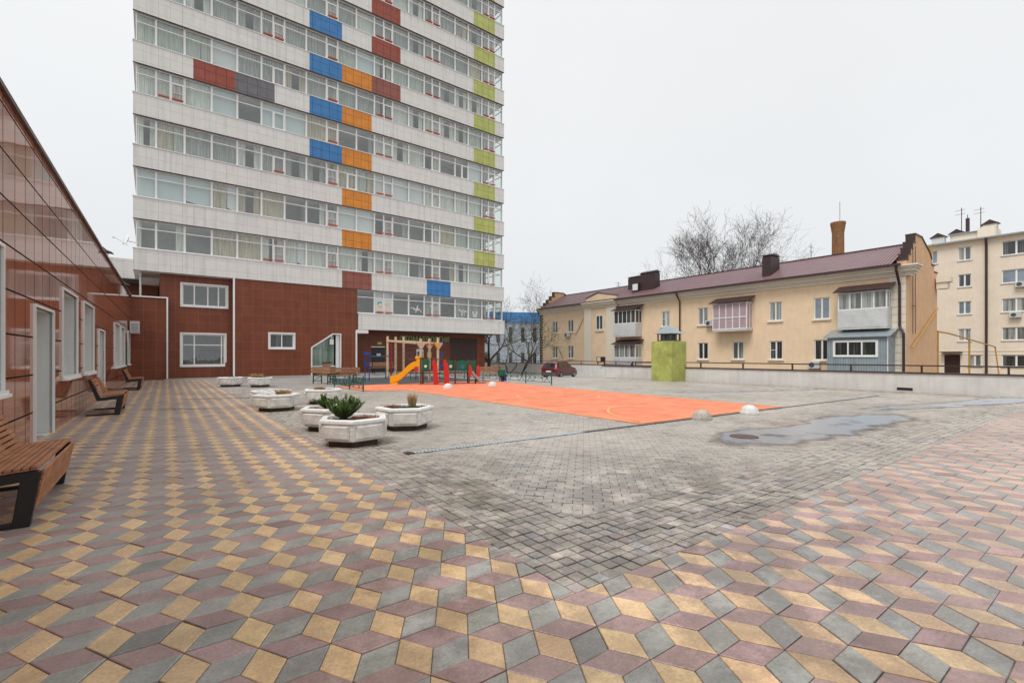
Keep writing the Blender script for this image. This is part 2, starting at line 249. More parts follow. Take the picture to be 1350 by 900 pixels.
# ------------------------------------------------------------------ paving shader
def pavemat(name,stain=.5,wet=.5,attr=True,base=(.3,.29,.27),spec=.62):
    m,nt,p,N,L=nodes(name)
    geo=N('ShaderNodeNewGeometry')
    if attr:
        ca=N('ShaderNodeVertexColor'); ca.layer_name='Col'; colo=ca.outputs['Color']
    else:
        rg=N('ShaderNodeRGB'); rg.outputs[0].default_value=C4(base); colo=rg.outputs[0]
    def noise(sc,det=6,ro=.6,off=0,st=None):
        n=N('ShaderNodeTexNoise'); n.inputs['Scale'].default_value=sc; n.inputs['Detail'].default_value=det; n.inputs['Roughness'].default_value=ro
        mp=N('ShaderNodeMapping'); mp.inputs['Location'].default_value=(off,off*.7,0); L(geo.outputs['Position'],mp.inputs['Vector'])
        if st: mp.inputs['Scale'].default_value=st; mp.inputs['Rotation'].default_value=(0,0,R(36))
        L(mp.outputs[0],n.inputs['Vector']); return n.outputs['Fac']
    def rng(x,a,b,c,d):
        r=N('ShaderNodeMapRange'); r.interpolation_type='SMOOTHSTEP'; L(x,r.inputs['Value'])
        for k,v in zip(('From Min','From Max','To Min','To Max'),(a,b,c,d)): r.inputs[k].default_value=v
        return r.outputs['Result']
    def mul(a,b):
        n=N('ShaderNodeMath'); n.operation='MULTIPLY'; 
        for i,q in enumerate((a,b)):
            if isinstance(q,(int,float)): n.inputs[i].default_value=q
            else: L(q,n.inputs[i])
        return n.outputs[0]
    fine=rng(noise(60,8,.75),.3,.7,.76,1.16); mid=rng(noise(7,7,.7,3),.3,.7,.84,1.1); big=rng(noise(.45,5,.6,11),.35,.65,.86,1.08)
    k=mul(mul(fine,mid),big)
    sc=N('ShaderNodeVectorMath'); sc.operation='SCALE'; L(colo,sc.inputs[0]); L(k,sc.inputs['Scale'])
    st=rng(noise(1.6,8,.7,5.3),.60,.70,0,stain)               # dark damp blotches
    sp=rng(noise(9,3,.5,8),.68,.76,0,stain*.6); 
    mx=N('ShaderNodeMath'); mx.operation='MAXIMUM'; L(st,mx.inputs[0]); L(sp,mx.inputs[1])
    # damp area around the corner where the two borders meet
    vd=N('ShaderNodeVectorMath'); vd.operation='DISTANCE'; L(geo.outputs['Position'],vd.inputs[0]); vd.inputs[1].default_value=(3.3,2.6,0)
    near=rng(vd.outputs['Value'],.3,5.0,1,0); dampn=rng(noise(2.2,8,.7,1.7),.40,.56,0,1); damp=mul(mul(near,dampn),wet)
    mp2=N('ShaderNodeMapping'); mp2.vector_type='POINT'; L(geo.outputs['Position'],mp2.inputs['Vector']); mp2.inputs['Location'].default_value=(-11.2*.28,-4.05,0); mp2.inputs['Scale'].default_value=(.28,1,1)
    ln=N('ShaderNodeVectorMath'); ln.operation='LENGTH'; L(mp2.outputs[0],ln.inputs[0]); pn=rng(ln.outputs['Value'],.6,1.7,1,0)
    dm2=mul(pn,rng(noise(1.7,8,.7,4.4),.36,.6,0,.55)); mxx=N('ShaderNodeMath'); mxx.operation='MAXIMUM'; L(damp,mxx.inputs[0]); L(dm2,mxx.inputs[1]); damp=mxx.outputs[0]
    m2=N('ShaderNodeMath'); m2.operation='MAXIMUM'; L(mx.outputs[0],m2.inputs[0]); L(damp,m2.inputs[1]); mask=m2.outputs[0]
    dk=N('ShaderNodeMix'); dk.data_type='RGBA'; dk.blend_type='MULTIPLY'; L(mask,dk.inputs['Factor']); L(sc.outputs[0],dk.inputs['A']); dk.inputs['B'].default_value=(.42,.38,.36,1)
    # pale lime bloom
    bl=N('ShaderNodeMix'); bl.data_type='RGBA'; L(rng(noise(3.2,8,.75,21),.62,.78,0,.3),bl.inputs['Factor']); L(dk.outputs['Result'],bl.inputs['A']); bl.inputs['B'].default_value=(.5,.48,.45,1)
    ru=N('ShaderNodeMix'); ru.data_type='RGBA'; ru.blend_type='MULTIPLY'; L(mul(rng(noise(.9,9,.7,33),.665,.72,0,.85),rng(noise(14,5,.6,2),.3,.6,.5,1)),ru.inputs['Factor']); L(bl.outputs['Result'],ru.inputs['A']); ru.inputs['B'].default_value=(.55,.30,.2,1)
    L(ru.outputs['Result'],p.inputs['Base Color'])
    L(rng(mask,0,.8,.4,.18),p.inputs['Roughness']); setin(p,'Specular IOR Level',spec)
    bp=N('ShaderNodeBump'); bp.inputs['Strength'].default_value=.35; bp.inputs['Distance'].default_value=.004; L(noise(70,5),bp.inputs['Height']); L(bp.outputs['Normal'],p.inputs['Normal'])
    return m
M['pave']=pavemat('coloured_paver_concrete',.55,.75); M['brickpave']=pavemat('grey_paver_concrete',.75,.95)
M['joint']=pavemat('joint_sand',.5,.4,False,(.14,.12,.10)); M['farpave']=pavemat('plain_plaza_surface',.45,0,False,(.40,.385,.37))

# ------------------------------------------------------------------ ground
def S(t): t=max(0,min(1,t)); return t*t*(3-2*t)
def zf(x,y): return -.62*S((x-14)/15)*S((y-21)/13)
LG=-3.0
g=MB(); g.add([(-600,-600,LG),(600,-600,LG),(600,600,LG),(-600,600,LG)],[(0,1,2,3)]); tag(g.build('ground',M['lower']),kind='structure')
g=MB()
def grid(x0,x1,y0,y1,st,dz):
    nx=int((x1-x0)/st+.5); ny=int((y1-y0)/st+.5)
    vs=[(x0+(x1-x0)*i/nx,y0+(y1-y0)*j/ny,zf(x0+(x1-x0)*i/nx,y0+(y1-y0)*j/ny)+dz) for j in range(ny+1) for i in range(nx+1)]
    g.add(vs,[(j*(nx+1)+i,j*(nx+1)+i+1,(j+1)*(nx+1)+i+1,(j+1)*(nx+1)+i) for j in range(ny) for i in range(nx)])
grid(-30,33,21,62,1,-.004)
tag(g.build('plaza_surface',M['farpave'],smooth=True),kind='structure')
g=MB(); grid(-30,24,-30,22,2,-.011); tag(g.build('paving_bed',M['joint']),kind='structure')
g=MB(); g.box(-30,24.2,-30,22.3,LG-.01,-.02); g.box(-30,33.2,22.3,62,LG-.01,-.7); tag(g.build('podium',M['white_wall']),kind='structure')

def clip(poly,hp):
    for (a,b,c) in hp:                                   # keep a*x+b*y+c>=0
        out=[]
        for i in range(len(poly)):
            p=poly[i]; q=poly[(i+1)%len(poly)]; dp=a*p[0]+b*p[1]+c; dq=a*q[0]+b*q[1]+c
            if dp>=0: out.append(p)
            if (dp>=0)!=(dq>=0):
                t=dp/(dp-dq); out.append((p[0]+(q[0]-p[0])*t,p[1]+(q[1]-p[1])*t))
        poly=out
        if len(poly)<3: return None
    return poly
def inset(poly,d):
    n=len(poly); out=[]
    for i in range(n):
        p0,p,p1=Vector(poly[i-1]),Vector(poly[i]),Vector(poly[(i+1)%n])
        e0=(p-p0); e1=(p1-p)
        if e0.length<1e-4 or e1.length<1e-4: return None
        e0.normalize(); e1.normalize(); n0=Vector((-e0.y,e0.x)); n1=Vector((-e1.y,e1.x)); b=n0+n1
        if b.length<.2: return None
        b.normalize(); k=d/max(.35,b.dot(n0)); out.append((p.x+b.x*k,p.y+b.y*k))
    return out
def area(p): return sum(p[i-1][0]*p[i][1]-p[i][0]*p[i-1][1] for i in range(len(p)))/2
def tile(mb,poly,col,gap,bev,zj=.0015,hb=.006):
    if poly is None: return
    a=area(poly)
    if a<0: poly=poly[::-1]; a=-a
    if a<.0009: return
    o=inset(poly,gap); t=inset(poly,gap+bev)
    if not o or not t or area(t)<.0003: return
    cx=sum(p[0] for p in t)/len(t); cy=sum(p[1] for p in t)/len(t); tx,ty,tz=[random.gauss(0,.007) for _ in range(2)]+[random.gauss(0,zj)-(.004 if random.random()<.06 else 0)]
    def h(p): return tz+tx*(p[0]-cx)+ty*(p[1]-cy)+zf(p[0],p[1])
    n=len(o); vs=[(p[0],p[1],h(p)-hb-.006) for p in o]+[(p[0],p[1],h(p)-.003) for p in o]+[(p[0],p[1],h(p)) for p in t]
    fs=[tuple(range(2*n,3*n))]
    for i in range(n):
        j=(i+1)%n; fs.append((n+i,n+j,2*n+j,2*n+i)); fs.append((i,j,n+j,n+i))
    dc=(col[0],col[1],col[2],1); k_=random.choice((.8,1.0,1.12,1.2)); mb.add(vs,fs[:1],0,dc); o_=len(mb.v)-len(vs); e_=(min(1,col[0]*k_),min(1,col[1]*k_),min(1,col[2]*k_*1.02),1)
    for f in fs[1:]: mb.f.append(tuple(i+o_ for i in f)); mb.mi.append(0); mb.fc.append(e_)
def jit(c,v=.1,hue=.03):
    k=1+random.gauss(0,v); return [max(0,x*k*(1+random.gauss(0,hue))) for x in c]
# coloured rhombus paving: 20 cm rhombi of three colours (rhombille)
O=(1.274,2.471); LL=.3464; A=(.8660*LL,-.5*LL); B=(0,LL); D_=(A[0]+B[0],A[1]+B[1])
YEL=(.74,.51,.275); PNK=(.42,.275,.255); GRY=(.365,.355,.32)
BX,BY=2.03,2.10; IYR=BY+.98
tm=MB(); halfs=[[( -1,0,BX)],[(1,0,-BX),(0,-1,BY)]]
for i in range(-16,84):
    for j in range(-45,140):
        px=O[0]+i*A[0]+j*B[0]; py=O[1]+i*A[1]+j*B[1]
        if px<-2.1 or px>24.2 or py<-2.6 or py>36: continue
        if px>BX+.4 and py>BY+.4:
            if 22.9<px<23.75 and IYR<py<21.6:
                for e,c in ((B,YEL),(A,PNK),(D_,GRY)):
                    mxp,myp=px+e[0]/2,py+e[1]/2; n=(-e[1]/LL*.1,e[0]/LL*.1)
                    tile(tm,clip([(px,py),(mxp+n[0],myp+n[1]),(px+e[0],py+e[1]),(mxp-n[0],myp-n[1])],[(1,0,-22.87),(-1,0,23.97)]),jit(c if c is not YEL else (.62,.43,.29),.06,.014),.0026,.0045)
            continue
        if px*.8059+0 <0 and py<.5 and px< -3: continue
        for e,c in ((B,YEL),(A,PNK),(D_,GRY)):
            mxp,myp=px+e[0]/2,py+e[1]/2; n=(-e[1]/LL*.1,e[0]/LL*.1)
            poly=[(px,py),(mxp+n[0],myp+n[1]),(px+e[0],py+e[1]),(mxp-n[0],myp-n[1])]
            tb=S((mxp-BX+.6)/4); dst=(.60,.425,.305) if c is YEL else ((.43,.285,.27) if c is PNK else (.35,.34,.325)); cc=jit([u*(1-tb)+v*tb for u,v in zip(c,dst)],.065,.014)
            if random.random()<.03: cc=[x*.72 for x in cc]
            if mxp<-1.95: continue
            ylo=min(p[1] for p in poly); yhi=max(p[1] for p in poly); xlo=min(p[0] for p in poly); xhi=max(p[0] for p in poly)
            if yhi<=BY or xhi<=BX: tile(tm,poly,cc,.0019,.004)
            elif xlo>=BX:
                if ylo<BY: tile(tm,clip(poly,[(0,-1,BY)]),cc,.0019,.004)
            elif ylo>=BY: tile(tm,clip(poly,[(-1,0,BX)]),cc,.0019,.004)
            else: tile(tm,clip(poly,[(0,-1,BY)]),cc,.0019,.004); tile(tm,clip(poly,[(0,1,-BY),(-1,0,BX)]),cc,.0019,.004)
tag(tm.build('rhombus_paving',M['pave']),kind='structure')
# grey border of small square setts, then plain bricks laid at 45 degrees
GB=(.425,.38,.325); BW=.95
sm=MB(); q=.1055
for k in range(9):
    y=BY
    off=random.uniform(0,.03)
    for i in range(int(26/q)):            # along the front border (runs in x)
        x0=BX+i*q; 
        poly=[(x0,BY+k*q),(x0+q,BY+k*q),(x0+q,BY+(k+1)*q),(x0,BY+(k+1)*q)]
        if x0>24: break
        c=jit(GB,.12,.02)
        if random.random()<.12: c=[c[0]*.72,c[1]*.7,c[2]*.76]
        if random.random()<.06: c=[c[0]*.9,c[1]*.98,c[2]*1.12]
        tile(sm,poly,c,.004,.006,.002)
    for i in range(9,int(21/q)):
        y0=BY+i*q; poly=[(BX+k*q,y0),(BX+(k+1)*q,y0),(BX+(k+1)*q,y0+q),(BX+k*q,y0+q)]
        c=jit(GB,.12,.02)
        if random.random()<.12: c=[c[0]*.72,c[1]*.7,c[2]*.76]
        tile(sm,poly,c,.004,.006,.002)
IX=BX+9*q; IY=BY+9*q
cs=math.cos(R(-45)); sn=math.sin(R(-45)); GI=(.435,.395,.345)
court=[(8.1,6.45),(14.0,6.25),(14.35,17.0),(15.0,22.3),(12.2,22.75),(6.5,22.9),(6.5,19.05),(8.15,18.4)]
hp=[(1,0,-IX),(0,1,-IY),(-1,0,22.85),(0,-1,21.5)]
for r in range(-260,260):
    for c_ in range(-10,190):
        u=c_*.2+(r%2)*.1; v=r*.1
        u2,v2=u+.2,v+.1
        pts=[(u,v),(u2,v),(u2,v2),(u,v2)]
        ctr=((u+.1)*cs-(v+.05)*sn,(u+.1)*sn+(v+.05)*cs)
        X0,Y0=ctr[0]-2,ctr[1]+14
        if X0<IX-.2 or X0>24.1 or Y0<IY-.2 or Y0>21.6: continue
        if 8.3<X0<13.85 and 6.6<Y0<21.6: continue
        poly=[(a*cs-b*sn-2,a*sn+b*cs+14) for a,b in pts]
        c=jit(GI,.055,.012)
        if random.random()<.05: c=[x*.75 for x in c]
        tile(sm,clip(poly,hp),c,.0028,.004,.0012)
tag(sm.build('grey_sett_paving',M['brickpave']),kind='structure')

# orange rubber court, dark rubber, painted lines
cm=MB(); cm.prism(court,-.02,.012); tag(cm.build('sports_court',M['rubber_o']),kind='structure')
dm=MB(); dm.prism([(6.9,23.05),(12.2,22.85),(15.0,22.45),(15.1,29.5),(8.2,30.5)],-.02,.006); tag(dm.build('dark_rubber_surface',M['rubber_d']),kind='structure')
lm=MB()
def arc(mb,cx,cy,r,a0,a1,w=.06,z=.0165,n=48):
    for k in range(n):
        a,b=R(a0+(a1-a0)*k/n),R(a0+(a1-a0)*(k+1)/n)
        mb.add([(cx+(r-w/2)*math.cos(a),cy+(r-w/2)*math.sin(a),z),(cx+(r+w/2)*math.cos(a),cy+(r+w/2)*math.sin(a),z),(cx+(r+w/2)*math.cos(b),cy+(r+w/2)*math.sin(b),z),(cx+(r-w/2)*math.cos(b),cy+(r-w/2)*math.sin(b),z)],[(0,1,2,3)])
arc(lm,11.2,6.45,2.75,2,176); arc(lm,11.3,12.6,1.45,0,360)
def line(mb,a,b,w=.06,z=.0165):
    a=Vector(a); b=Vector(b); d=(b-a).normalized(); n=Vector((-d.y,d.x))*w/2
    mb.add([(a-n).to_tuple()+(z,),(a+n).to_tuple()+(z,),(b+n).to_tuple()+(z,),(b-n).to_tuple()+(z,)],[(0,3,2,1)])
for a,b in zip(court,court[1:]+court[:1]):
    if a in (court[2],court[3],court[4]): continue
    ca=Vector((11,13)); A2=Vector(a)+(ca-Vector(a)).normalized()*.07; B2=Vector(b)+(ca-Vector(b)).normalized()*.07; line(lm,A2,B2,.06,.0165)
line(lm,(8.6,12.6),(14.1,12.4),.06,.019)
tag(lm.build('court_lines',M['line']),kind='structure')
# drain
dr=MB()
P=[(2.98,6.54),(6.37,6.40)]
d=Vector((P[1][0]-P[0][0],P[1][1]-P[0][1])).normalized(); n=Vector((-d.y,d.x))
def strip(mb,a,b,w,z0,z1,m=0):
    a=Vector(a);b=Vector(b);d=(b-a).normalized();n=Vector((-d.y,d.x))*w/2
    mb.prism([tuple(a-n),tuple(b-n),tuple(b+n),tuple(a+n)],z0,z1,m)
strip(dr,P[0],P[1],.11,-.02,.008,1); strip(dr,(P[0][0],P[0][1]+.045),(P[1][0],P[1][1]+.045),.02,-.02,.013,0); strip(dr,(P[0][0],P[0][1]-.045),(P[1][0],P[1][1]-.045),.02,-.02,.013,0)
L_=(Vector(P[1])-Vector(P[0])).length
for k in range(int(L_/.06)):
    c=Vector(P[0])+d*(k*.06+.03); strip(dr,c-n*.04,c+n*.04,.03,0,.0115,0)
tag(dr.build('drain_grate',[M['grate'],M['black']]),'long steel drain grate set across the grey paving','drain')
dr=MB(); strip(dr,(6.40,6.40),(14.0,6.12),.10,-.02,.009); strip(dr,(14.0,6.12),(20.6,5.85),.07,-.02,.009); strip(dr,(2.86,6.55),(2.97,6.54),.16,-.02,.012)
tag(dr.build('drain_slot',M['black']),'dark open slot of the drain along the court edge','drain')
mh=MB(); mh.lathe([(0,.0),(.24,.0),(.24,.012),(.0,.014)],28,(8.35,4.35,0)); tag(mh.build('manhole_cover',mat('rusty_iron',(.12,.07,.05),.7,.2,var=.3)),'round rusty manhole cover in the puddle on the grey paving','manhole cover')

# puddles: thin sheets of water
def water(name,pts,z=.0045,tint=(.72,.70,.69)):
    m,nt,p,N,L=nodes(name+'_water'); out=nt.nodes['Material Output']; nt.nodes.remove(p)
    tr=N('ShaderNodeBsdfTransparent'); tr.inputs[0].default_value=C4(tint); gl=N('ShaderNodeBsdfGlossy'); gl.inputs['Roughness'].default_value=.28; gl.inputs[0].default_value=(.86,.92,1,1)
    geo=N('ShaderNodeNewGeometry'); no=N('ShaderNodeTexNoise'); no.inputs['Scale'].default_value=1.4; no.inputs['Detail'].default_value=7; L(geo.outputs['Position'],no.inputs['Vector'])
    fr=N('ShaderNodeFresnel'); fr.inputs['IOR'].default_value=1.33
    mr=N('ShaderNodeMapRange'); mr.inputs['From Min'].default_value=.33; mr.inputs['From Max'].default_value=.52; mr.inputs['To Min'].default_value=.0; mr.inputs['To Max'].default_value=1.9; vcw=N('ShaderNodeVertexColor'); vcw.layer_name='Depth'; dsum=N('ShaderNodeMath'); dsum.operation='MULTIPLY_ADD'; L(vcw.outputs['Color'],dsum.inputs[0]); dsum.inputs[1].default_value=.42; L(no.outputs['Fac'],dsum.inputs[2]); dfin=N('ShaderNodeMath'); dfin.operation='SUBTRACT'; L(dsum.outputs[0],dfin.inputs[0]); dfin.inputs[1].default_value=.33
    L(dfin.outputs[0],mr.inputs['Value'])
    mu=N('ShaderNodeMath'); mu.operation='MULTIPLY'; mu.use_clamp=True; L(fr.outputs[0],mu.inputs[0]); L(mr.outputs['Result'],mu.inputs[1])
    tm_=N('ShaderNodeMix'); tm_.data_type='RGBA'; mk=N('ShaderNodeMapRange'); mk.inputs['From Min'].default_value=.18; mk.inputs['From Max'].default_value=.40; L(dfin.outputs[0],mk.inputs['Value']); L(mk.outputs['Result'],tm_.inputs['Factor']); tm_.inputs['A'].default_value=(1,1,1,1); tm_.inputs['B'].default_value=C4(tint); L(tm_.outputs['Result'],tr.inputs[0])
    mx=N('ShaderNodeMixShader'); L(mu.outputs[0],mx.inputs[0]); L(tr.outputs[0],mx.inputs[1]); L(gl.outputs[0],mx.inputs[2]); L(mx.outputs[0],out.inputs['Surface'])
    # smooth, ragged outline (Catmull-Rom with noise)
    n=len(pts); ol=[]
    for i in range(n):
        p0,p1,p2,p3=[Vector(pts[(i+k-1)%n]) for k in range(4)]
        for s_ in range(10):
            t=s_/10; q_=.5*((2*p1)+(p2-p0)*t+(2*p0-5*p1+4*p2-p3)*t*t+(3*p1-p0-3*p2+p3)*t**3)
            ol.append((q_.x+random.gauss(0,.035),q_.y+random.gauss(0,.035)))
    xs=[p[0] for p in ol]; ys=[p[1] for p in ol]; st=.09; nx=int((max(xs)-min(xs)+.2)/st)+1; ny=int((max(ys)-min(ys)+.2)/st)+1; x0=min(xs)-.1; y0=min(ys)-.1
    E_=np.array(ol); E2=np.roll(E_,-1,axis=0); GX,GY=np.meshgrid(x0+np.arange(nx+1)*st,y0+np.arange(ny+1)*st); Pg=np.stack([GX.ravel(),GY.ravel()],1)
    dmin=np.full(len(Pg),9.); ins=np.zeros(len(Pg),bool)
    for A_,B_ in zip(E_,E2):
        dd=B_-A_; t=np.clip(((Pg-A_)@dd)/(dd@dd+1e-9),0,1); dmin=np.minimum(dmin,np.linalg.norm(Pg-A_-t[:,None]*dd,axis=1))
        cr_=((A_[1]>Pg[:,1])!=(B_[1]>Pg[:,1])); xc=(B_[0]-A_[0])*(Pg[:,1]-A_[1])/((B_[1]-A_[1]) or 1e-9)+A_[0]; ins^=cr_&(Pg[:,0]<xc)
    al=np.where(ins,np.clip(dmin/.32,0,1),0.0); w=MB(); w.v=[(float(p[0]),float(p[1]),z+zf(p[0],p[1])) for p in Pg]; fl=[]
    for j in range(ny):
        for i in range(nx):
            f=(j*(nx+1)+i,j*(nx+1)+i+1,(j+1)*(nx+1)+i+1,(j+1)*(nx+1)+i)
            if max(al[k] for k in f)>0: w.f.append(f); w.mi.append(0); w.fc.append(None)
    used=sorted({k for f in w.f for k in f}); mpn={k:i for i,k in enumerate(used)}; w.v=[w.v[k] for k in used]; w.f=[tuple(mpn[k] for k in f) for f in w.f]
    o=w.build(name,m); at_=o.data.color_attributes.new('Depth','FLOAT_COLOR','POINT'); at_.data.foreach_set('color',[c for k in used for c in (float(al[k]),)*3+(1.0,)]); tag(o,kind='structure')
random.seed(3)
water('puddle',[(7.3,4.1),(7.9,4.75),(9.0,4.9),(10.5,4.7),(12.0,4.65),(13.4,4.5),(14.7,3.8),(13.6,3.1),(12.4,3.2),(10.6,3.25),(9.0,3.3),(7.9,3.5)])
water('puddle',[(14.8,4.9),(17.5,4.5),(20,3.8),(23,3.3),(23.7,2.2),(21.5,2.3),(19.0,2.9),(16.0,3.9)])
water('puddle',[(-.5,15.9),(.2,15.5),(1.0,15.15),(1.6,14.9),(1.4,15.3),(.6,15.75),(-.2,16.2)])
water('puddle',[(.2,19.0),(1.5,18.4),(3.0,18.0),(3.0,18.4),(1.4,18.9),(.4,19.4)])
water('puddle',[(16,11.0),(18,9.8),(21,8.6),(23,8.4),(22.8,9.0),(20,9.6),(17.4,11.2)])
random.seed(11)

# ------------------------------------------------------------------ tiled tower
TH=R(1.12)
tw=empty('apartment_tower',(3.5,35.4,0),TH,'tall white tiled apartment tower with bands of ribbon windows and coloured panels','building')
ZT=7.73; DZ=3.04; BH=1.26
for k in range(0,12):
    z1=ZT+DZ*k; z0=z1-BH
    segs=[(-5.02,21.9,None)]
    cuts=[]
    if 1<=k<=9 or k>9: cuts.append((18.56,20.87,'c_green','yellow-green'))
    if k==0: cuts+= [(7.02,9.27,'c_dull','dull red'),(13.95,16.2,'c_blue','blue')]
    if k in (1,2): cuts.append((7.02,9.27,'c_orange','orange'))
    if k in (3,4,5): cuts.append((7.02,9.27,'c_orange','orange'))
    if k in (3,4,5,6): cuts.append((4.74,7.02,'c_blue','blue'))
    if k==5: cuts.append((9.27,11.63,'c_dull','dull red'))
    if k in (6,7): cuts.append((9.27,11.63,'c_red','brick red'))
    if k==4: cuts+= [(-2.1,.155,'c_red','brick red'),(.155,2.49,'c_grey','grey')]
    b=MB(); xs=sorted([-5.02,21.9]+[c for cc in cuts for c in cc[:2]]); 
    b.box(-5.02,21.9,.012,16,z0,z1)
    x=-5.02
    for c in sorted(cuts):
        if c[0]-x>.02: b.box(x,c[0],0,.011,z0,z1)
        x=c[1]
    b.box(x,21.9,0,.011,z0,z1)
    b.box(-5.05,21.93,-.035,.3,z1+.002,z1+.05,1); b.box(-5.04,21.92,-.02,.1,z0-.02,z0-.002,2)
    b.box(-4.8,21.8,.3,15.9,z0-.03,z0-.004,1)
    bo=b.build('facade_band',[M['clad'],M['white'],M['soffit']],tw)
    for c in cuts:
        pm=MB(); pm.box(c[0],c[1],-.002,.0115,z0,z1); po=pm.build('coloured_panel',M[c[2]],tw); po['label']=c[3]+' tiled panel'
# lower band over the recessed entrance
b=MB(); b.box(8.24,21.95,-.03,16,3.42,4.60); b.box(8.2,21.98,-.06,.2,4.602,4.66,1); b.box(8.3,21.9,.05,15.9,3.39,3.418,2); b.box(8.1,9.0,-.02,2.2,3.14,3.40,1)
b.build('facade_band',[M['clad'],M['white'],M['soffit']],tw)
core=MB(); core.wall(-4.75,20.1,6.4,42,[],y=2.6); core.box(-4.75,21.75,3.0,15.8,6.5,42); core.box(8.3,21.75,3.0,15.8,4.6,6.4)
core.box(19.9,20.05,.4,2.6,4.6,42)
for zz in range(-1,12):
    z0=ZT+DZ*zz
    for x in (-4.75,.26,4.55,11.0,15.2): core.box(x,x+.1,.42,2.6,z0+.0,z0+1.75)
core.build('inner_rooms',M['room'],tw)
# windows
BAYS=[-4.9,-3.95,-2.54,-1.12,.3,1.72,3.15,4.57,5.96,6.76,8.15,9.55,11.03,12.41,13.8,15.25,16.75,18.1,19.55,20.95,21.83]
DOUBLE={9:0,12:1,15:1,18:1}
def win_mesh(fm,pm,cm,x0,x1,z0,z1,kind,cur,rail,rm):
    y=.2; fw=.055
    fm.box(x0,x0+fw,y-.04,y+.06,z0,z1); fm.box(x1-fw,x1,y-.04,y+.06,z0,z1); fm.box(x0+fw,x1-fw,y-.04,y+.06,z0,z0+.07); fm.box(x0+fw,x1-fw,y-.04,y+.06,z1-.06,z1)
    zt=z0+(z1-z0)*.70; fm.box(x0+fw,x1-fw,y-.04,y+.05,zt-.03,zt+.03)
    if kind=='split':
        xm=(x0+x1)/2; fm.box(xm-.045,xm+.045,y-.05,y+.05,z0+.07,zt-.03)
    if kind=='double':
        xm=(x0+x1)/2; fm.box(xm-.05,xm+.05,y-.05,y+.05,z0+.07,z1-.06)
    if kind in('split','double','narrow'):
        a,b_=(x0+fw,x1-fw) if kind=='narrow' else ((x0+x1)/2+.04,x1-fw)
        for (p,q_) in [(a,b_)]:
            fm.box(p+.003,p+.045,y-.055,y-.005,z0+.073,zt-.033); fm.box(q_-.045,q_-.003,y-.055,y-.005,z0+.073,zt-.033); fm.box(p+.045,q_-.045,y-.055,y-.005,z0+.073,z0+.12); fm.box(p+.045,q_-.045,y-.055,y-.005,zt-.08,zt-.033)
            if random.random()<.45: fm.box(p+.045,q_-.045,y-.05,y-.02,(z0+zt)/2-.012,(z0+zt)/2+.012); cm.add([(p+.045,y-.015,z0+.12),(q_-.045,y-.015,z0+.12),(q_-.045,y-.015,zt-.08),(p+.045,y-.015,zt-.08)],[(0,1,2,3)],5)
    pm.add([(x0+.05,y,z0+.06),(x1-.05,y,z0+.06),(x1-.05,y,z1-.05),(x0+.05,y,z1-.05)],[(0,1,2,3)])
    if cur is not None:
        parts=cur if isinstance(cur,list) else [(0,1,cur)]
        for (a,b_,ci) in parts:
            xa,xb=x0+.04+(x1-x0-.08)*a,x0+.04+(x1-x0-.08)*b_
            # folded cloth
            if ci in (3,4): cm.add([(xa,y+.16,z0+(0 if random.random()<.6 else .25)),(xb,y+.16,z0+.02),(xb,y+.16,z1),(xa,y+.16,z1)],[(0,1,2,3)],ci); continue
            n=max(4,int((xb-xa)/.05)); vs=[]
            for i in range(n+1):
                xx=xa+(xb-xa)*i/n; yy=y+.2+(.025 if i%2 else -.025)+random.uniform(-.008,.008); sw=random.uniform(-.02,.02)
                vs+=[(xx+sw,yy,z0+.01),(xx,yy,z1-.02)]
            cm.add(vs,[(2*i,2*i+2,2*i+3,2*i+1) for i in range(n)],ci)
    if rail:
        a=x0+.06 if kind!='split' else (x0+x1)/2
        for (p,q_) in ([(a,x1-.06)] if kind!='double' else [(x0+.08,(x0+x1)/2-.06),((x0+x1)/2+.06,x1-.08)]):
            rm.box(p,q_,-.03,.12,z0+.13,z0+.15); rm.box(p,q_,-.05,-.03,z0+.10,z0+.19)
allw=[]
for k in range(-1,12):
    z0=(ZT+DZ*k+.05) if k>=0 else 4.665; z1=(ZT+DZ*(k+1)-BH-.03)
    tone=random.choice([0,1,4,0]); run=0
    for i in range(20):
        x0,x1=BAYS[i],BAYS[i+1]
        if k==-1 and i<10: continue
        if run<=0: tone=random.choice([0,0,1,1,2,3,4,5,5,None,None,0]); run=random.randint(1,3)
        run-=1
        kind='plain'
        if i==9-0 and i==8: kind='plain'
        if i==8: kind='narrow'
        if i in (11,14,18): kind='double'
        if i in (1,5) : kind=random.choice(['split','plain','double','plain'])
        if i in (9,16) and random.random()<.18: kind='split'
        if k==7: 
            tone=random.choice([6,2,0]) if i<5 else tone
        rail=(kind in('double','narrow') and random.random()<.85) or (kind=='split' and random.random()<.3)
        cur=tone
        r_=random.random()
        if tone in (0,1,2,5) and r_<.25: cur=[(0,.35,tone),(.7,1,tone)]
        elif tone in (0,1,2,5) and r_<.4: cur=[(0,.6,tone),(.62,1,random.choice([3,2,1]))]
        elif tone is None and r_<.3: cur=[(.7,1,random.choice([0,2,5]))]
        if i>=18: cur=None
        if k==-1: cur={10:None,11:3}.get(i, random.choice([None,None,5]))
        xw=3.5+(x0+x1)/2; Z=math.sqrt(xw**2+35.6**2+(z0)**2)
        allw.append((Z,k,i,x0,x1,z0,z1,kind,cur,rail))
allw.sort(key=lambda w:w[0])
keep=allw[:100]; rest=allw[100:]
WM=None
for w in keep:
    fm,pm,cm_,rm=MB(),MB(),MB(),MB(); win_mesh(fm,pm,cm_,*w[3:9],w[9],rm)
    wo=fm.build('window',M['white'],tw); pm.build('pane',M['glass'] if w[2]<18 else M['glass_clear'],wo)
    if cm_.f: cm_.build('curtain',CURT,wo)
    if rm.f: rm.build('window_rail',M['redrail'],wo)
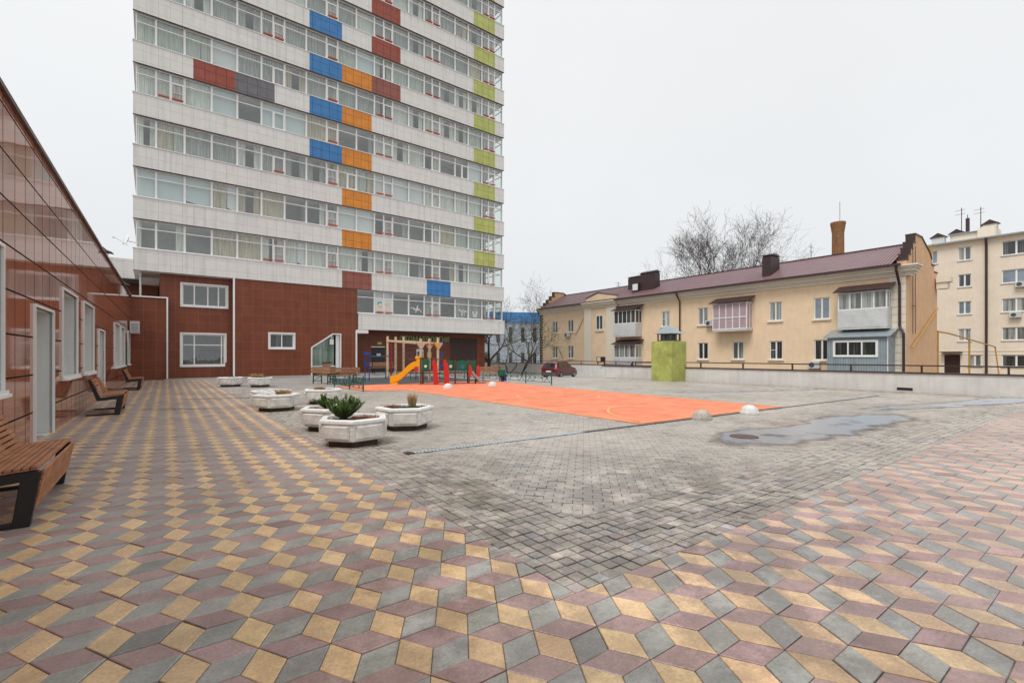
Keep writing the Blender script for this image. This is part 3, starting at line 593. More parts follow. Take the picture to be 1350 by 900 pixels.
fm,pm,cm_,rm=MB(),MB(),MB(),MB()
for w in rest:
    win_mesh(fm,pm,cm_,*w[3:9],w[9],rm)
allm=MB()
for src,off in ((fm,0),(pm,1),(rm,2),(cm_,3)):
    o=len(allm.v); allm.v+=src.v
    for f,mi in zip(src.f,src.mi): allm.f.append(tuple(i+o for i in f)); allm.mi.append(off+mi); allm.fc.append(None)
tag(allm.build('upper_windows',[M['white'],M['glass'],M['redrail']]+CURT,tw),kind='stuff')
# glazed side of the corner loggias
for k in range(-1,12):
    z0=(ZT+DZ*k+.05) if k>=0 else 4.665; z1=(ZT+DZ*(k+1)-BH-.03)
    s_=MB(); 
    for y0,y1 in ((.28,1.6),(1.6,2.95)):
        s_.box(21.76,21.84,y0,y0+.06,z0,z1); s_.box(21.76,21.84,y1-.06,y1,z0,z1); s_.box(21.76,21.84,y0+.06,y1-.06,z0,z0+.07); s_.box(21.76,21.84,y0+.06,y1-.06,z1-.06,z1); s_.box(21.76,21.84,y0+.06,y1-.06,z0+1.2,z0+1.26)
    so=s_.build('side_window',M['white'],tw); p_=MB(); p_.add([(21.8,.3,z0),(21.8,2.95,z0),(21.8,2.95,z1),(21.8,.3,z1)],[(0,1,2,3)]); p_.build('pane',M['glass_clear'],so)
# window stickers and poster on the first floor
def blob(mb,cx,cz,pts,sc,y=.192,m=0):
    mb.add([(cx+a*sc,y,cz+b*sc) for a,b in pts],[tuple(range(len(pts)))],m)
def leafshape(mb,x,z,ang,l,w,y,m=0):
    ca,sa=math.cos(R(ang)),math.sin(R(ang)); pts=[]
    for t,s_ in ((0,0),(.3,.5),(.6,.45),(1,0),(.6,-.35),(.3,-.5)):
        u,v=t*l,s_*w; pts.append((x+u*ca-v*sa,y,z+u*sa+v*ca))
    mb.add(pts,[tuple(range(6))],m)
for (bx,spec_) in ((13.1,[(0,-.1,150,.45,.14),(0,-.1,70,.5,.16),(0,-.1,20,.4,.14),(.3,-.05,-50,.3,.1),(0,-.1,-110,.25,.1),(-.35,.1,200,.2,.08)]),
                   (14.5,[(0,-.45,92,.75,.1),(0,.25,0,.3,.2),(0,.3,160,.25,.16),(.2,.3,-30,.4,.14),(0,.25,60,.3,.14),(.3,.2,20,.2,.1)]),
                   (17.45,[(0,-.4,88,.5,.12),(0,.0,140,.45,.14),(0,.0,40,.35,.12),(.2,.1,-10,.4,.14),(.1,0,-40,.3,.1),(-.2,.2,200,.2,.1)]),
                   (18.8,[(-.15,-.2,100,.4,.2),(.15,-.2,80,.45,.2),(0,-.3,130,.4,.15),(0,-.3,50,.4,.15),(0,-.35,10,.3,.12),(0,-.35,170,.3,.12)])):
    s_=MB()
    for n_,a in enumerate(spec_): leafshape(s_,bx+a[0],5.25+a[1],a[2],a[3],a[4],.190-n_*.0012)
    so=s_.build('window_sticker',M['paper'],tw)
s_=MB(); s_.box(9.62,10.96,.165,.175,4.78,5.9); 
for a0 in range(40,320,14):
    a,b_=R(a0),R(a0+14); cx,cz=10.0,5.42
    s_.add([(cx+r_*math.cos(t),.162,cz+r_*math.sin(t)) for r_,t in ((.12,a),(.24,a),(.24,b_),(.12,b_))],[(3,2,1,0)],1 if a0<180 else 2)
for zz in (5.5,5.42,5.33): s_.box(10.35,10.8,.160,.164,zz,zz+.035,2)
s_.build('window_poster',[M['paper'],M['teal'],M['ylw_print']],tw)
# ground floor, left half: brown granite with windows
def framed(parent,x0,x1,z0,z1,y,muls=(),trans=None,pane=None,trim=.09,name='window',fw=.07,prj=.03,mull_low=None,depth=.12):
    f=MB()
    f.box(x0-trim,x0,y-prj,y+depth,z0-trim,z1+trim); f.box(x1,x1+trim,y-prj,y+depth,z0-trim,z1+trim); f.box(x0,x1,y-prj,y+depth,z1,z1+trim); f.box(x0,x1,y-prj-.03,y+depth,z0-trim,z0)
    yy=y+depth*.6
    f.box(x0,x0+fw,yy-.03,yy+.04,z0,z1); f.box(x1-fw,x1,yy-.03,yy+.04,z0,z1); f.box(x0+fw,x1-fw,yy-.03,yy+.04,z0,z0+fw); f.box(x0+fw,x1-fw,yy-.03,yy+.04,z1-fw,z1)
    for m_ in muls: f.box(m_-fw/2,m_+fw/2,yy-.03,yy+.04,z0+fw,z1-fw)
    if trans:
        ed=[x0+fw]+sorted(muls)+[x1-fw]
        for a,b_ in zip(ed,ed[1:]): f.box(a+fw/2*.99,b_-fw/2*.99,yy-.028,yy+.038,trans-.03,trans+.03)
    o=f.build(name,M['white'],parent)
    p=MB(); p.add([(x0+fw/2,yy,z0+fw/2),(x1-fw/2,yy,z0+fw/2),(x1-fw/2,yy,z1-fw/2),(x0+fw/2,yy,z1-fw/2)],[(0,1,2,3)]); p.build('pane',pane or M['pane_dark'],o)
    return o
gb=MB()
gb.wall(.07,8.16,0,6.44,[(2.13,3.78,1.9,3.0),(4.93,6.88,.02,2.98)],d=.3,y=.03)
gb.prism([(4.93,2.04),(6.38,2.98),(4.93,2.98)],.03,.25,ax='y')
gb.wall(-3.75,.07,0,6.44,[(-2.72,-.2,4.52,5.98),(-2.74,-.3,.76,2.86)],d=.2,y=.5)
gb.add([(.07,.03,0),(.07,.5,0),(.07,.5,6.44),(.07,.03,6.44)],[(3,2,1,0)]); gb.add([(8.16,.03,0),(8.16,2.0,0),(8.16,2.0,6.44),(8.16,.03,6.44)],[(0,1,2,3)]); gb.add([(-3.75,.5,0),(-3.75,15,0),(-3.75,15,6.44),(-3.75,.5,6.44)],[(3,2,1,0)])
gb.wall(8.16,21.1,0,3.4,[(10.0,11.2,0,2.17),(13.98,14.7,.05,2.0),(17.32,20.17,.1,3.0)],d=.15,y=2.0)
gb.add([(21.1,2,-1),(21.1,15.8,-1),(21.1,15.8,3.42),(21.1,2,3.42)],[(0,1,2,3)])
gb.build('granite_base',M['granite_b'],tw)
bk=MB(); bk.box(-3.6,8.1,3.4,3.5,0,6.3); bk.box(-3.6,8,.6,3.4,-.02,.02); bk.box(-3.6,8,.6,3.4,3.0,3.1); bk.build('inner_rooms',M['room'],tw)
framed(tw,-2.66,-.26,4.58,5.92,.5,(-2.02,-1.3,-.72),None,pane=M['glass'])
framed(tw,-2.68,-.36,.82,2.80,.5,(-2.02,-.55),2.12,pane=M['glass'])
framed(tw,2.19,3.72,1.96,2.94,.03,(2.95,),None)
t_=MB()
t_.box(.03,.14,-.03,.03,0,6.46); t_.box(8.03,8.14,-.03,.03,0,3.35); t_.box(-.35,.02,.44,.5,.0,1.0,1) ; t_.build('corner_trim',[M['white'],M['granite_b']],tw)
t_=MB(); t_.box(4.85,4.93,-.03,.1,0,2.04)
t_.prism([(4.85,2.04),(6.35,3.06),(6.40,2.98),(4.93,2.0)],-.03,.1,ax='y'); t_.box(6.36,6.96,-.03,.1,2.98,3.06); t_.box(6.88,6.96,-.03,.1,.2,2.98); t_.box(6.6,6.88,.1,.14,.2,2.98); t_.box(4.93,6.6,.2,.26,.62,.72)
eo=t_.build('entrance_trim',M['white'],tw)
t_=MB(); t_.add([(4.93,.24,.7),(6.5,.24,.7),(6.5,.24,2.9),(6.3,.24,2.93),(4.93,.24,2.05)],[(0,1,2,3,4)]); t_.build('pane',panemat('green_tinted_pane',(.10,.17,.14),(.30,.38,.32),.4,.6),eo)
t_=MB(); t_.box(6.15,6.42,.0,.18,2.25,2.62); t_.box(6.25,6.3,.0,.05,2.62,2.85); t_.build('lantern',M['paper'],eo)
# rendered figures inside the lower window: potted flowers are just visible shapes behind the glass
t_=MB()
for _ in range(26):
    a,b_=random.uniform(-1.7,-.7),random.uniform(1.2,1.9); t_.lathe([(0,-.09),(.1,-.03),(.1,.04),(0,.09)],6,(a,.95,b_))
t_.build('indoor_flowers',mat('purple_flowers',(.1,.03,.1),.9),tw)
d_=MB(); d_.box(10.03,11.17,2.04,2.1,.0,2.14); do=d_.build('entrance_door',M['doorb'],tw)
d_=MB(); d_.box(10.45,10.8,2.02,2.035,1.35,1.62); d_.build('notice',M['paper'],do); d_=MB(); d_.box(10.5,10.85,1.95,1.99,2.36,2.55); d_.build('lamp',M['ylw_print'],tw)
d_=MB(); d_.box(14.0,14.68,2.03,2.08,.05,1.98); d_.box(14.1,14.58,2.015,2.028,.9,1.8,1); d_.build('glazed_door',[M['white'],M['pane_dark']],tw)
d_=MB(); d_.box(17.34,20.15,2.03,2.08,.1,2.98); d_.box(17.3,20.2,1.94,1.995,2.72,3.0); d_.build('roller_shutter',M['shutter'],tw)
d_=MB(); d_.box(15.0,15.4,1.96,1.99,1.3,1.75); d_.build('notice_board',M['ylw_print'],tw)
# rear wing seen at the left under the overhang
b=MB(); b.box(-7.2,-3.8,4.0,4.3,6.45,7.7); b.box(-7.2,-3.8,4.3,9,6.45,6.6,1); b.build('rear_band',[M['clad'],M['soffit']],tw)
b=MB(); b.box(-6.6,-3.8,7.0,15,0,6.44); b.build('rear_wall',M['granite_b'],tw)
# raised strip along the foot of the tower
st=MB(); st.box(8.2,21.3,-.2,1.98,-.4,.11); st.box(.1,8.2,-1.6,.0,-.4,.06); st.box(-3.6,.05,-1.6,.45,-.4,.05)
tag(st.build('pavement_strip',M['farpave'],loc=(3.5,35.4,0),rz=TH),kind='structure')
# shop sign lettering
tc=bpy.data.curves.new('lettering','FONT'); tc.body='СТОМАТОЛОГИЯ'; tc.size=.62; tc.extrude=.03; tc.bevel_depth=.008; tc.align_x='CENTER'; tc.space_character=1.05
to=bpy.data.objects.new('lettering',tc); COL.objects.link(to); dg=bpy.context.evaluated_depsgraph_get(); me=bpy.data.meshes.new_from_object(to.evaluated_get(dg)); bpy.data.objects.remove(to)
so=bpy.data.objects.new('shop_sign',me); COL.objects.link(so); me.materials.clear(); me.materials.append(M['sign']); me.materials.append(M['sign_lit'])
for p in me.polygons: p.material_index=1 if abs(p.normal.z)<.95 else 0
xs=[v.co.x for v in me.vertices]; wd=max(xs)-min(xs)
for v in me.vertices: v.co.x*=4.75/wd
cxy=(14.8,1.93); so.rotation_euler=(R(90),0,TH); so.location=(3.5+cxy[0]*math.cos(TH)-cxy[1]*math.sin(TH),35.4+cxy[0]*math.sin(TH)+cxy[1]*math.cos(TH),2.66)
tag(so,'green illuminated lettering СТОМАТОЛОГИЯ on the brown wall under the tower','sign')
# satellite dish on the tower's left corner
sd=empty('satellite_dish',(-1.45,36.2,8.3),0,'small pale satellite dish on an arm at the left corner of the tower','satellite dish')
m_=MB(); m_.lathe([(.02,0),(.18,.03),(.34,.1),(.345,.11),(.18,.045),(.0,.015)],20); ds=m_.build('dish',M['concrete_white'],sd,smooth=True); ds.rotation_euler=(R(20),R(-70),0); ds.location=(-.35,0,0)
m_=MB(); m_.tube([(.2,0,-.1),(-.3,0,-.05),(-.4,0,0)],.02,6); m_.tube([(-.35,0,-.3),(-.9,-.05,.05),(-1.0,-.05,.1)],.012,5); m_.tube([(-1.05,-.05,.1),(-.95,-.05,.06)],.04,6); m_.build('arm',M['white_dirty'],sd)

# ------------------------------------------------------------------ granite building on the left
LB=R(90)-math.atan(.0035)
lb=empty('granite_clad_building',(-1.775,0,0),LB,'long low building with polished brown granite facade, white window reveals and dark coping','building')
holes=[(7.05,8.97,1.0,2.88,'w'),(10.84,12.38,0,2.26,'d'),(13.38,15.3,1.02,2.83,'w'),(16.4,18.4,1.02,2.83,'w'),(19.75,21.35,0,2.26,'d'),(25.25,27.75,1.0,2.78,'w'),(28.4,30.7,1.0,2.78,'w'),(33.2,34.6,1.0,2.78,'w'),(3.2,5.2,1.0,2.88,'w'),(-1,1,1.0,2.88,'w')]
w_=MB(); w_.wall(-12,35.4,0,4.93,holes,d=.42,m=0,mr=1,y=0); w_.build('granite_wall',[M['granite_l'],M['reveal']],lb)
w_=MB(); w_.box(-12.1,35.4,-.05,.5,4.932,5.0); w_.build('coping',mat('dark_coping',(.05,.018,.012),.3,bump=0),lb)
w_=MB(); w_.box(-12,35.2,.5,8,4.6,4.9); w_.box(-12,35.2,.9,8,0,4.6,1); w_.build('roof',[M['roof_dark'],M['room']],lb)
for h in holes:
    f=MB(); a,b_,c,e=h[:4]; t=.04
    f.box(a-t,a,-.035,.04,c-(t if h[4]=='w' else 0),e+t); f.box(b_,b_+t,-.035,.04,c-(t if h[4]=='w' else 0),e+t); f.box(a,b_,-.035,.04,e,e+t)
    if h[4]=='w':
        f.box(a-t,b_+t,-.1,.0,c-.09,c-.05); f.box(a,b_,-.08,.40,c-.05,c-.003)
        for x in (a,(a+b_)/2-.03,b_-.06): f.box(x,x+.06,.36,.42,c,e)
        f.box(a,b_,.355,.415,c,c+.06); f.box(a,b_,.355,.415,e-.06,e); f.box(a,b_,.35,.41,c+1.2,c+1.25)
        o=f.build('window',M['white'],lb); p=MB(); p.add([(a,.4,c),(b_,.4,c),(b_,.4,e),(a,.4,e)],[(0,1,2,3)]); p.build('pane',M['pane_light'],o)
    else:
        o=f.build('door',M['white'],lb); p=MB(); p.box(a+.05,b_-.05,.36,.42,0,e-.35); p.box(a+.05,b_-.05,.35,.42,e-.33,e); p.build('door_panel',M['door_g'],o)
        p=MB(); p.tube([(a+.2,.33,.9),(a+.2,.33,1.25)],.015,8); p.build('handle',M['steel'],o)
p=MB(); p.box(31.9,32.5,-.02,.1,.0,2.2); p.build('green_door',M['gpl'],lb)
# link wall closing the corner
lw=MB(); lw.wall(0,1.72,0,4.9,[],y=0); lw.box(1.62,1.72,.001,.5,0,4.9); lw.box(-.1,1.8,-.03,.5,4.9,4.96)
tag(lw.build('link_wall',M['granite_b'],loc=(-1.64,35.2,0)),'short brown granite wall joining the low building to the tower','wall')
gp=MB(); gp.box(-1.6,.13,35.10,35.16,4.88,4.95); gp.box(.05,.13,35.10,35.16,.02,4.88); 
tag(gp.build('corner_profile',M['white']),'white metal edging along the top and end of the link wall','edging')
for i,(y,z,lab) in enumerate([(34.2,3.0,'white air conditioner box high on the granite wall near the corner')]):
    a=empty('air_conditioner',(-1.66,y,z),R(90),lab,'air conditioner')
    b=MB(); b.box(-.4,.4,-.48,-.05,-.3,.38); b.build('casing',M['white_dirty'],a,bevel=.02); b=MB(); yy=-.49
    for k in range(7): b.box(-.35,.35,yy-.01,yy+.005,-.22+k*.07,-.20+k*.07)
    for k in range(7): b.box(-.406,-.4,yy+.06,yy+.38,-.22+k*.07,-.20+k*.07)
    b.build('grille',M['zinc_dark'],a)
bd=MB()   # two pigeons on the parapet
for j,(y,lab) in enumerate([(22.0,'dark pigeon perched on the granite parapet nearer the camera'),(31.5,'dark pigeon perched on the granite parapet near the corner')]):
    b=MB(); b.tube([(0,-.17,.05),(0,-.1,.1),(0,0,.12),(0,.08,.17),(0,.12,.24),(0,.15,.27),(0,.19,.26)],[.012,.04,.06,.05,.03,.032,.005],8); b.tube([(.02,0,.08),(.02,.01,0)],.006,5); b.tube([(-.02,0,.08),(-.02,.01,0)],.006,5)
    o=b.build('pigeon',mat('pigeon_feathers',(.05,.05,.06),.7),smooth=True,loc=(-1.72+.0035*y,y,5.0),rz=R(70)); tag(o,lab,'bird')
# far building glimpsed between the low building and the tower
fb=empty('distant_building',(-9,58,0),0,'distant low building with brown wall and pale ribbon windows behind the link wall','building')
b=MB(); b.box(0,8.5,0,6,-3,9.6,0); b.build('wall',M['granite_b'],fb)
b=MB(); b.box(-.1,8.6,-.1,-.01,7.3,8.8); b.build('window_strip',M['white'],fb); b=MB(); b.box(.2,8.3,-.13,-.11,7.6,8.5); b.build('pane',M['pane_light'],fb)

# ------------------------------------------------------------------ benches by the granite wall
def make_bench():
    L=1.72; r=empty('wooden_bench',(0,0,0))
    prof=[(.26,.86),(.43,.40),(.88,.455),(.79,.02),(.25,.02)]        # distance from the wall, height
    for y in (0,L-.06):
        f=MB()
        def seg(a,b,w): f.bar((a[0],y+.03,a[1]),(b[0],y+.03,b[1]),.06,w,up=(0,1,0)) if False else None
        # closed plate frame drawn as polygons in the xz plane
        plates=[[(.24,.87),(.29,.87),(.47,.43),(.40,.36)],[(.40,.36),(.47,.43),(.86,.475),(.90,.46),(.91,.43),(.87,.38),(.80,.385),(.42,.345)],
                [(.80,.385),(.87,.38),(.905,.44),(.91,.43),(.84,.0),(.72,.0)],[(.72,.0),(.84,.0),(.835,.03),(.74,.05),(.26,.035),(.26,.0)]]
        for pl in plates[:1]+plates[1:2]: f.prism(pl,y,y+.06,ax='y')
        f.prism([(.775,.40),(.90,.425),(.835,.0),(.72,.0)],y-.002,y+.062,ax='y'); f.prism([(.2,.0),(.73,.0),(.74,.045),(.2,.03)],y+.002,y+.058,ax='y')
        f.prism([(.24,.01),(.29,.01),(.34,.36),(.41,.40),(.36,.41),(.30,.36)],y+.004,y+.056,ax='y') if False else None
        f.build('frame',M['black'],r,bevel=.006)
    s=MB()
    for k in range(8):
        x=.47+k*.0535; s.box(x,x+.042,-.02,L+.02,.455+k*.0035,.485+k*.0035)
    s.build('seat',M['wood'],r,bevel=.004)
    s=MB()
    for k in range(8):
        t=(k+.3)/8; x=.46+(.285-.46)*t; z=.47+(.88-.47)*t; s.bar((x+.02,-.02,z),(x+.02,L+.02,z),.026,.042,up=(.38,0,-.92))
    s.build('backrest',M['wood'],r,bevel=.004)
    s=MB()
    for k in range(7):
        t=k/7; x=.915-.065*t; z=.455-.33*t; s.bar((x,.03,z),(x,L-.03,z),.022,.042,up=(.2,0,1))
    s.build('front_panel',M['wood'],r,bevel=.004)
    return r
bn=make_bench(); BL=['slatted wooden bench with black steel frame, closest to the camera by the granite wall','slatted wooden bench with black frame between the two doors of the granite wall','slatted wooden bench with black frame nearest the far corner of the granite wall']
bn.location=(-1.765,5.66,0); tag(bn,BL[0],'bench','slatted benches along the granite wall')
dup(bn,(-1.74,15.1,0),0,BL[1]); dup(bn,(-1.70,25.2,0),0,BL[2])

# ------------------------------------------------------------------ planters
def make_planter():
    r=empty('concrete_planter',(0,0,0)); n=6; RR=.6
    def ring(rad,z):
        rad*=.965
        return [(rad*math.cos(R(60*k)),rad*math.sin(R(60*k)),z) for k in range(n)]
    b=MB(); rings=[ring(.50,.09),ring(.565,.11),ring(.585,.37)]
    vs=sum(rings,[]); b.add(vs,[tuple(range(n))[::-1]]+[(i*n+k,i*n+(k+1)%n,(i+1)*n+(k+1)%n,(i+1)*n+k) for i in range(2) for k in range(n)])
    for k in range(n):                                  # raised panels on each face
        a=Vector(ring(.572,.14)[k]); c=Vector(ring(.572,.14)[(k+1)%n]); a2=Vector(ring(.588,.35)[k]); c2=Vector(ring(.588,.35)[(k+1)%n])
        def L4(p,q_,t): return p+(q_-p)*t
        o=((a+c)/2); o.z=0; o.normalize(); q4=[L4(a,c,.1),L4(a,c,.9),L4(a2,c2,.9),L4(a2,c2,.1)]
        b.add([p+o*.0 for p in q4]+[L4(p,(a+c+a2+c2)/4,  .1)+o*.038 for p in q4],[(4,5,6,7),(0,1,5,4),(1,2,6,5),(2,3,7,6),(3,0,4,7)])
    b.build('body',M['concrete'],r,bevel=.008)
    b=MB(); rs=[ring(.60,.375),ring(.615,.385),ring(.61,.43),ring(.50,.44),ring(.48,.43),ring(.47,.33)]; vs=sum(rs,[])
    b.add(vs,[(i*n+k,i*n+(k+1)%n,(i+1)*n+(k+1)%n,(i+1)*n+k) for i in range(5) for k in range(n)]+[tuple(range(n))[::-1]])
    b.build('rim',M['concrete_white'],r,bevel=.008)
    b=MB(); b.lathe([(.0,.0),(.43,.0),(.44,.1),(0,.1)],6); b.build('foot',M['soil'],r)  # foot coloured dark as soil to paint in the shadow under the planter body
    b=MB(); vs=[(0,0,.41)]; N2=24
    for rr in (.16,.32,.485):
        for k in range(N2):
            a=2*math.pi*k/N2; hexr=rr*(.93 if rr>.4 else 1); lim=.866/math.cos(((a+math.pi/6)%(math.pi/3))-math.pi/6) if rr>.4 else 1
            vs.append((hexr*lim*math.cos(a),hexr*lim*math.sin(a),.375+random.uniform(-.02,.03)))
    b.add(vs,[(0,1+k,1+(k+1)%N2) for k in range(N2)]+[(1+i*N2+k,1+i*N2+N2+k,1+i*N2+N2+(k+1)%N2,1+i*N2+(k+1)%N2) for i in range(2) for k in range(N2)])
    b.build('soil',M['soil'],r,smooth=True)
    return r
CXP,HYP,FP,HC=675.,468.4,622.,1.455; PH=R(36.3)
pl=make_planter(); PL=[((2.53,7.89),-2,'white concrete hexagonal planter with a tall spiky juniper, front one of the cluster'),
 ((2.655,9.71),-8,'white hexagonal planter with a low juniper, just behind the front planter'),
 ((3.89,8.93),30,'white hexagonal planter with a dry upright grass tuft, right of the cluster'),
 ((2.4,13.87),-20,'white hexagonal planter with straw tuft, half hiding another planter at the paving edge'),
 ((2.52,15.39),10,'white hexagonal planter mostly hidden behind the one with the straw tuft'),
 ((3.88,15.02),4,'white hexagonal planter with low dry stems behind the juniper planters'),
 ((2.47,25.73),10,'nearly empty white planter farthest left before the tower wall'),
 ((3.56,24.68),0,'white planter with pale dry plants, right of the nearly empty one')]
def face_ang(th): return th
objs=[]
for i,((x,y),a,lab) in enumerate(PL):
    view=math.atan2(-y,-x)          # direction from planter to camera
    rz=view+R(a)                    # a vertex points at the camera, turned by a
    if i==0: pl.location=(x,y,0); pl.rotation_euler.z=rz; tag(pl,lab,'planter','white concrete planters on the plaza'); objs.append(pl)
    else: objs.append(dup(pl,(x,y,0),rz,lab))
def tuft(mb,c,n,h,spread,w=.006,lean=.5,m=0):
    for _ in range(n):
        a=random.uniform(0,2*math.pi); rr=random.uniform(0,spread); b0=Vector((c[0]+rr*math.cos(a),c[1]+rr*math.sin(a),c[2])); hh=h*random.uniform(.5,1.1); d=Vector((math.cos(a)*lean*random.uniform(.2,1),math.sin(a)*lean*random.uniform(.2,1),1)).normalized()
        a2=random.uniform(0,math.pi); s=Vector((math.cos(a2),math.sin(a2),0))*w; p1=b0+d*hh*.6; p2=b0+d*hh+Vector((math.cos(a),math.sin(a),-.3))*hh*.12*lean
        mb.add([b0-s,b0+s,p1+s*.8,p1-s*.8,p2],[(0,1,2,3),(3,2,4)],m)
def juniper(c,h,rad,n,name,lab):
    mb=MB(); st=MB()
    for i in range(n):
        a=random.uniform(0,2*math.pi); lean=random.uniform(.1,1.1)*rad/h; L0=h*random.uniform(.55,1.05)
        p=Vector(c); d=Vector((math.cos(a)*lean,math.sin(a)*lean,1)).normalized(); pts=[p.copy()]
        for k in range(8):
            p=p+d*L0/8; d=(d+Vector((0,0,.06))).normalized(); pts.append(p.copy())
        st.tube(pts,[.009-.0009*k for k in range(9)],4)
        for k in range(2,9):
            for _ in range(22):
                b0=pts[k]-(pts[k]-pts[k-1])*random.random(); a2=random.uniform(0,2*math.pi); dd=(d*1.1+Vector((math.cos(a2),math.sin(a2),random.uniform(-.2,.5)))*.9).normalized(); ln=random.uniform(.035,.08)*(1.15-.05*k); s=dd.orthogonal().normalized()*.006
                mid=b0+dd*ln*.5; mb.add([b0,mid+s,b0+dd*ln,mid-s],[(0,1,2,3)])
    r=empty(name,c,0,lab,'shrub'); 
    o=mb.build('foliage',M['conifer'],r); o.location=tuple(-Vector(c)); o=st.build('stem',M['bark'],r); o.location=tuple(-Vector(c))
c=(2.72,7.75)
fw=Vector((math.sin(PH),math.cos(PH))); rt=Vector((math.cos(PH),-math.sin(PH)))
def rel(i,dx,dz=0): p=Vector(PL[i][0])+rt*dx+fw*dz; return p.x,p.y
x,y=rel(0,-.17,.0); juniper((x,y,.38),.42,.62,64,'juniper','spiky green juniper growing in the front planter')
x,y=rel(1,-.12,.1); juniper((x,y,.38),.30,.5,34,'juniper','low green juniper growing in the planter behind the front one')
def plantthing(i,specs,name,lab,cat='plant'):
    mb=MB(); mats=[]
    for (dx,dz,n,h,sp,w,le,m) in specs:
        x,y=rel(i,dx,dz)
        if m not in mats: mats.append(m)
        tuft(mb,(x,y,.375),n,h,sp,w,le,mats.index(m))
    x0,y0=rel(i,0,0); o=mb.build(name,[M[k] for k in mats]); o.location=(0,0,0); tag(o,lab,cat)
plantthing(0,[(.2,-.05,500,.11,.22,.006,1.2,'dryplant'),(.22,.1,120,.1,.2,.008,1.2,'drygrass')],'dry_stems','reddish dry stems beside the tall juniper')
plantthing(1,[(-.28,-.2,320,.09,.18,.006,1.2,'dryplant')],'dry_stems','reddish dry stems in the planter with the low juniper')
plantthing(2,[(.12,.1,260,.34,.06,.005,.28,'drygrass'),(.1,.1,9,.62,.05,.002,.45,'drygrass')],'grass_tuft','tall dry upright grass tuft in the right planter')
plantthing(2,[(-.28,0,420,.12,.2,.006,1.2,'dryplant'),(.3,0,300,.09,.2,.01,1.3,'lowgreen'),(.05,-.1,240,.09,.2,.01,1.3,'lowgreen')],'low_plants','low pinkish and green plants at the foot of the grass tuft')
plantthing(3,[(.12,.1,300,.2,.17,.008,.7,'drygrass')],'grass_tuft','straw coloured tuft in the planter at the paving edge')
plantthing(5,[(-.15,.1,200,.16,.14,.009,.8,'drygrass'),(.2,.05,220,.08,.25,.01,1.2,'dryplant')],'grass_tuft','straw and brown low tuft in the planter behind the junipers')
plantthing(6,[(.1,0,100,.14,.25,.01,1,'dryplant')],'dry_stems','sparse dry stems in the farthest left planter')
plantthing(7,[(-.15,0,180,.28,.2,.012,.8,'drygrass'),(.2,0,120,.14,.22,.014,1,'lowgreen')],'grass_tuft','pale dry plants in the far planter before the tower wall')

# ------------------------------------------------------------------ dome bollards
def make_dome(m):
    r=empty('dome_bollard',(0,0,0)); b=MB(); n=32; vs=[]
    pf=[(.235,0),(.24,.02),(.235,.05)]+[(.225*math.cos(t),.05+.19*math.sin(t)) for t in [R(a) for a in range(10,90,10)]]+[(.012,.24)]
    for j,(rr,z) in enumerate(pf):
        for k in range(n):
            q_=1-.035*(k%2) if j>2 else 1; a=2*math.pi*k/n; vs.append((rr*q_*math.cos(a),rr*q_*math.sin(a),z))
    b.add(vs,[(i*n+k,i*n+(k+1)%n,(i+1)*n+(k+1)%n,(i+1)*n+k) for i in range(len(pf)-1) for k in range(n)]+[tuple((len(pf)-1)*n+k for k in range(n))])
    b.build('dome',m,r,bevel=0); f=MB(); f.lathe([(0,0),(.245,0),(.245,.03),(0,.031)],32); f.build('base',m,r)
    return r
for (x,y),m_,lab in [((9.85,6.10),'dome_old','dark weathered dome bollard at the court corner'),((11.75,5.98),'dome','white ribbed dome bollard at the court edge beside the weathered one'),((10.03,18.4),'dome','small white dome bollard in front of the red climbing frame'),((12.45,18.5),'dome','white dome bollard on the far side of the court by the litter bin')]:
    d_=make_dome(M[m_]); d_.scale=(.92,.92,.92); d_.location=(x,y,0.008 if y>7 else .004); tag(d_,lab,'bollard','dome bollards round the court')

# ------------------------------------------------------------------ lime ventilation block
vb=empty('ventilation_shaft',(23.3,16.55,0),0,'lime green plastered ventilation block with a zinc louvred cap','ventilation shaft')
b=MB(); b.box(-.62,.8,-.66,.7,-.01,2.26); b.build('block',M['lime'],vb,bevel=.02)
b=MB()
for sx in (-.42,.0,.42):
    for sy in (-.42,.42): b.box(sx-.03+.08,sx+.03+.08,sy-.03+.02,sy+.03+.02,2.262,2.69)
for sx in (-.42,.42): b.box(sx-.028+.08,sx+.028+.08,-.03+.02,.05,2.262,2.69)
b.box(-.37,.53,-.43,.47,2.262,2.33); b.box(-.40,.56,-.46,.50,2.66,2.70); b.build('frame',M['zinc_dark'],vb)
b=MB(); b.box(-.25,.4,-.3,.34,2.33,2.66); b.build('duct',M['zinc_dark'],vb)
b=MB(); b.add([(-.5,-.56,2.70),(.66,-.56,2.70),(.66,.6,2.70),(-.5,.6,2.70),(-.06,-.1,3.14),(.22,-.1,3.14),(.22,.14,3.14),(-.06,.14,3.14)],[(3,2,1,0),(4,5,6,7),(0,1,5,4),(1,2,6,5),(2,3,7,6),(3,0,4,7)]); b.tube([(.08,.02,3.14),(.08,.02,3.24)],.05,10); b.build('cap',M['zinc'],vb)

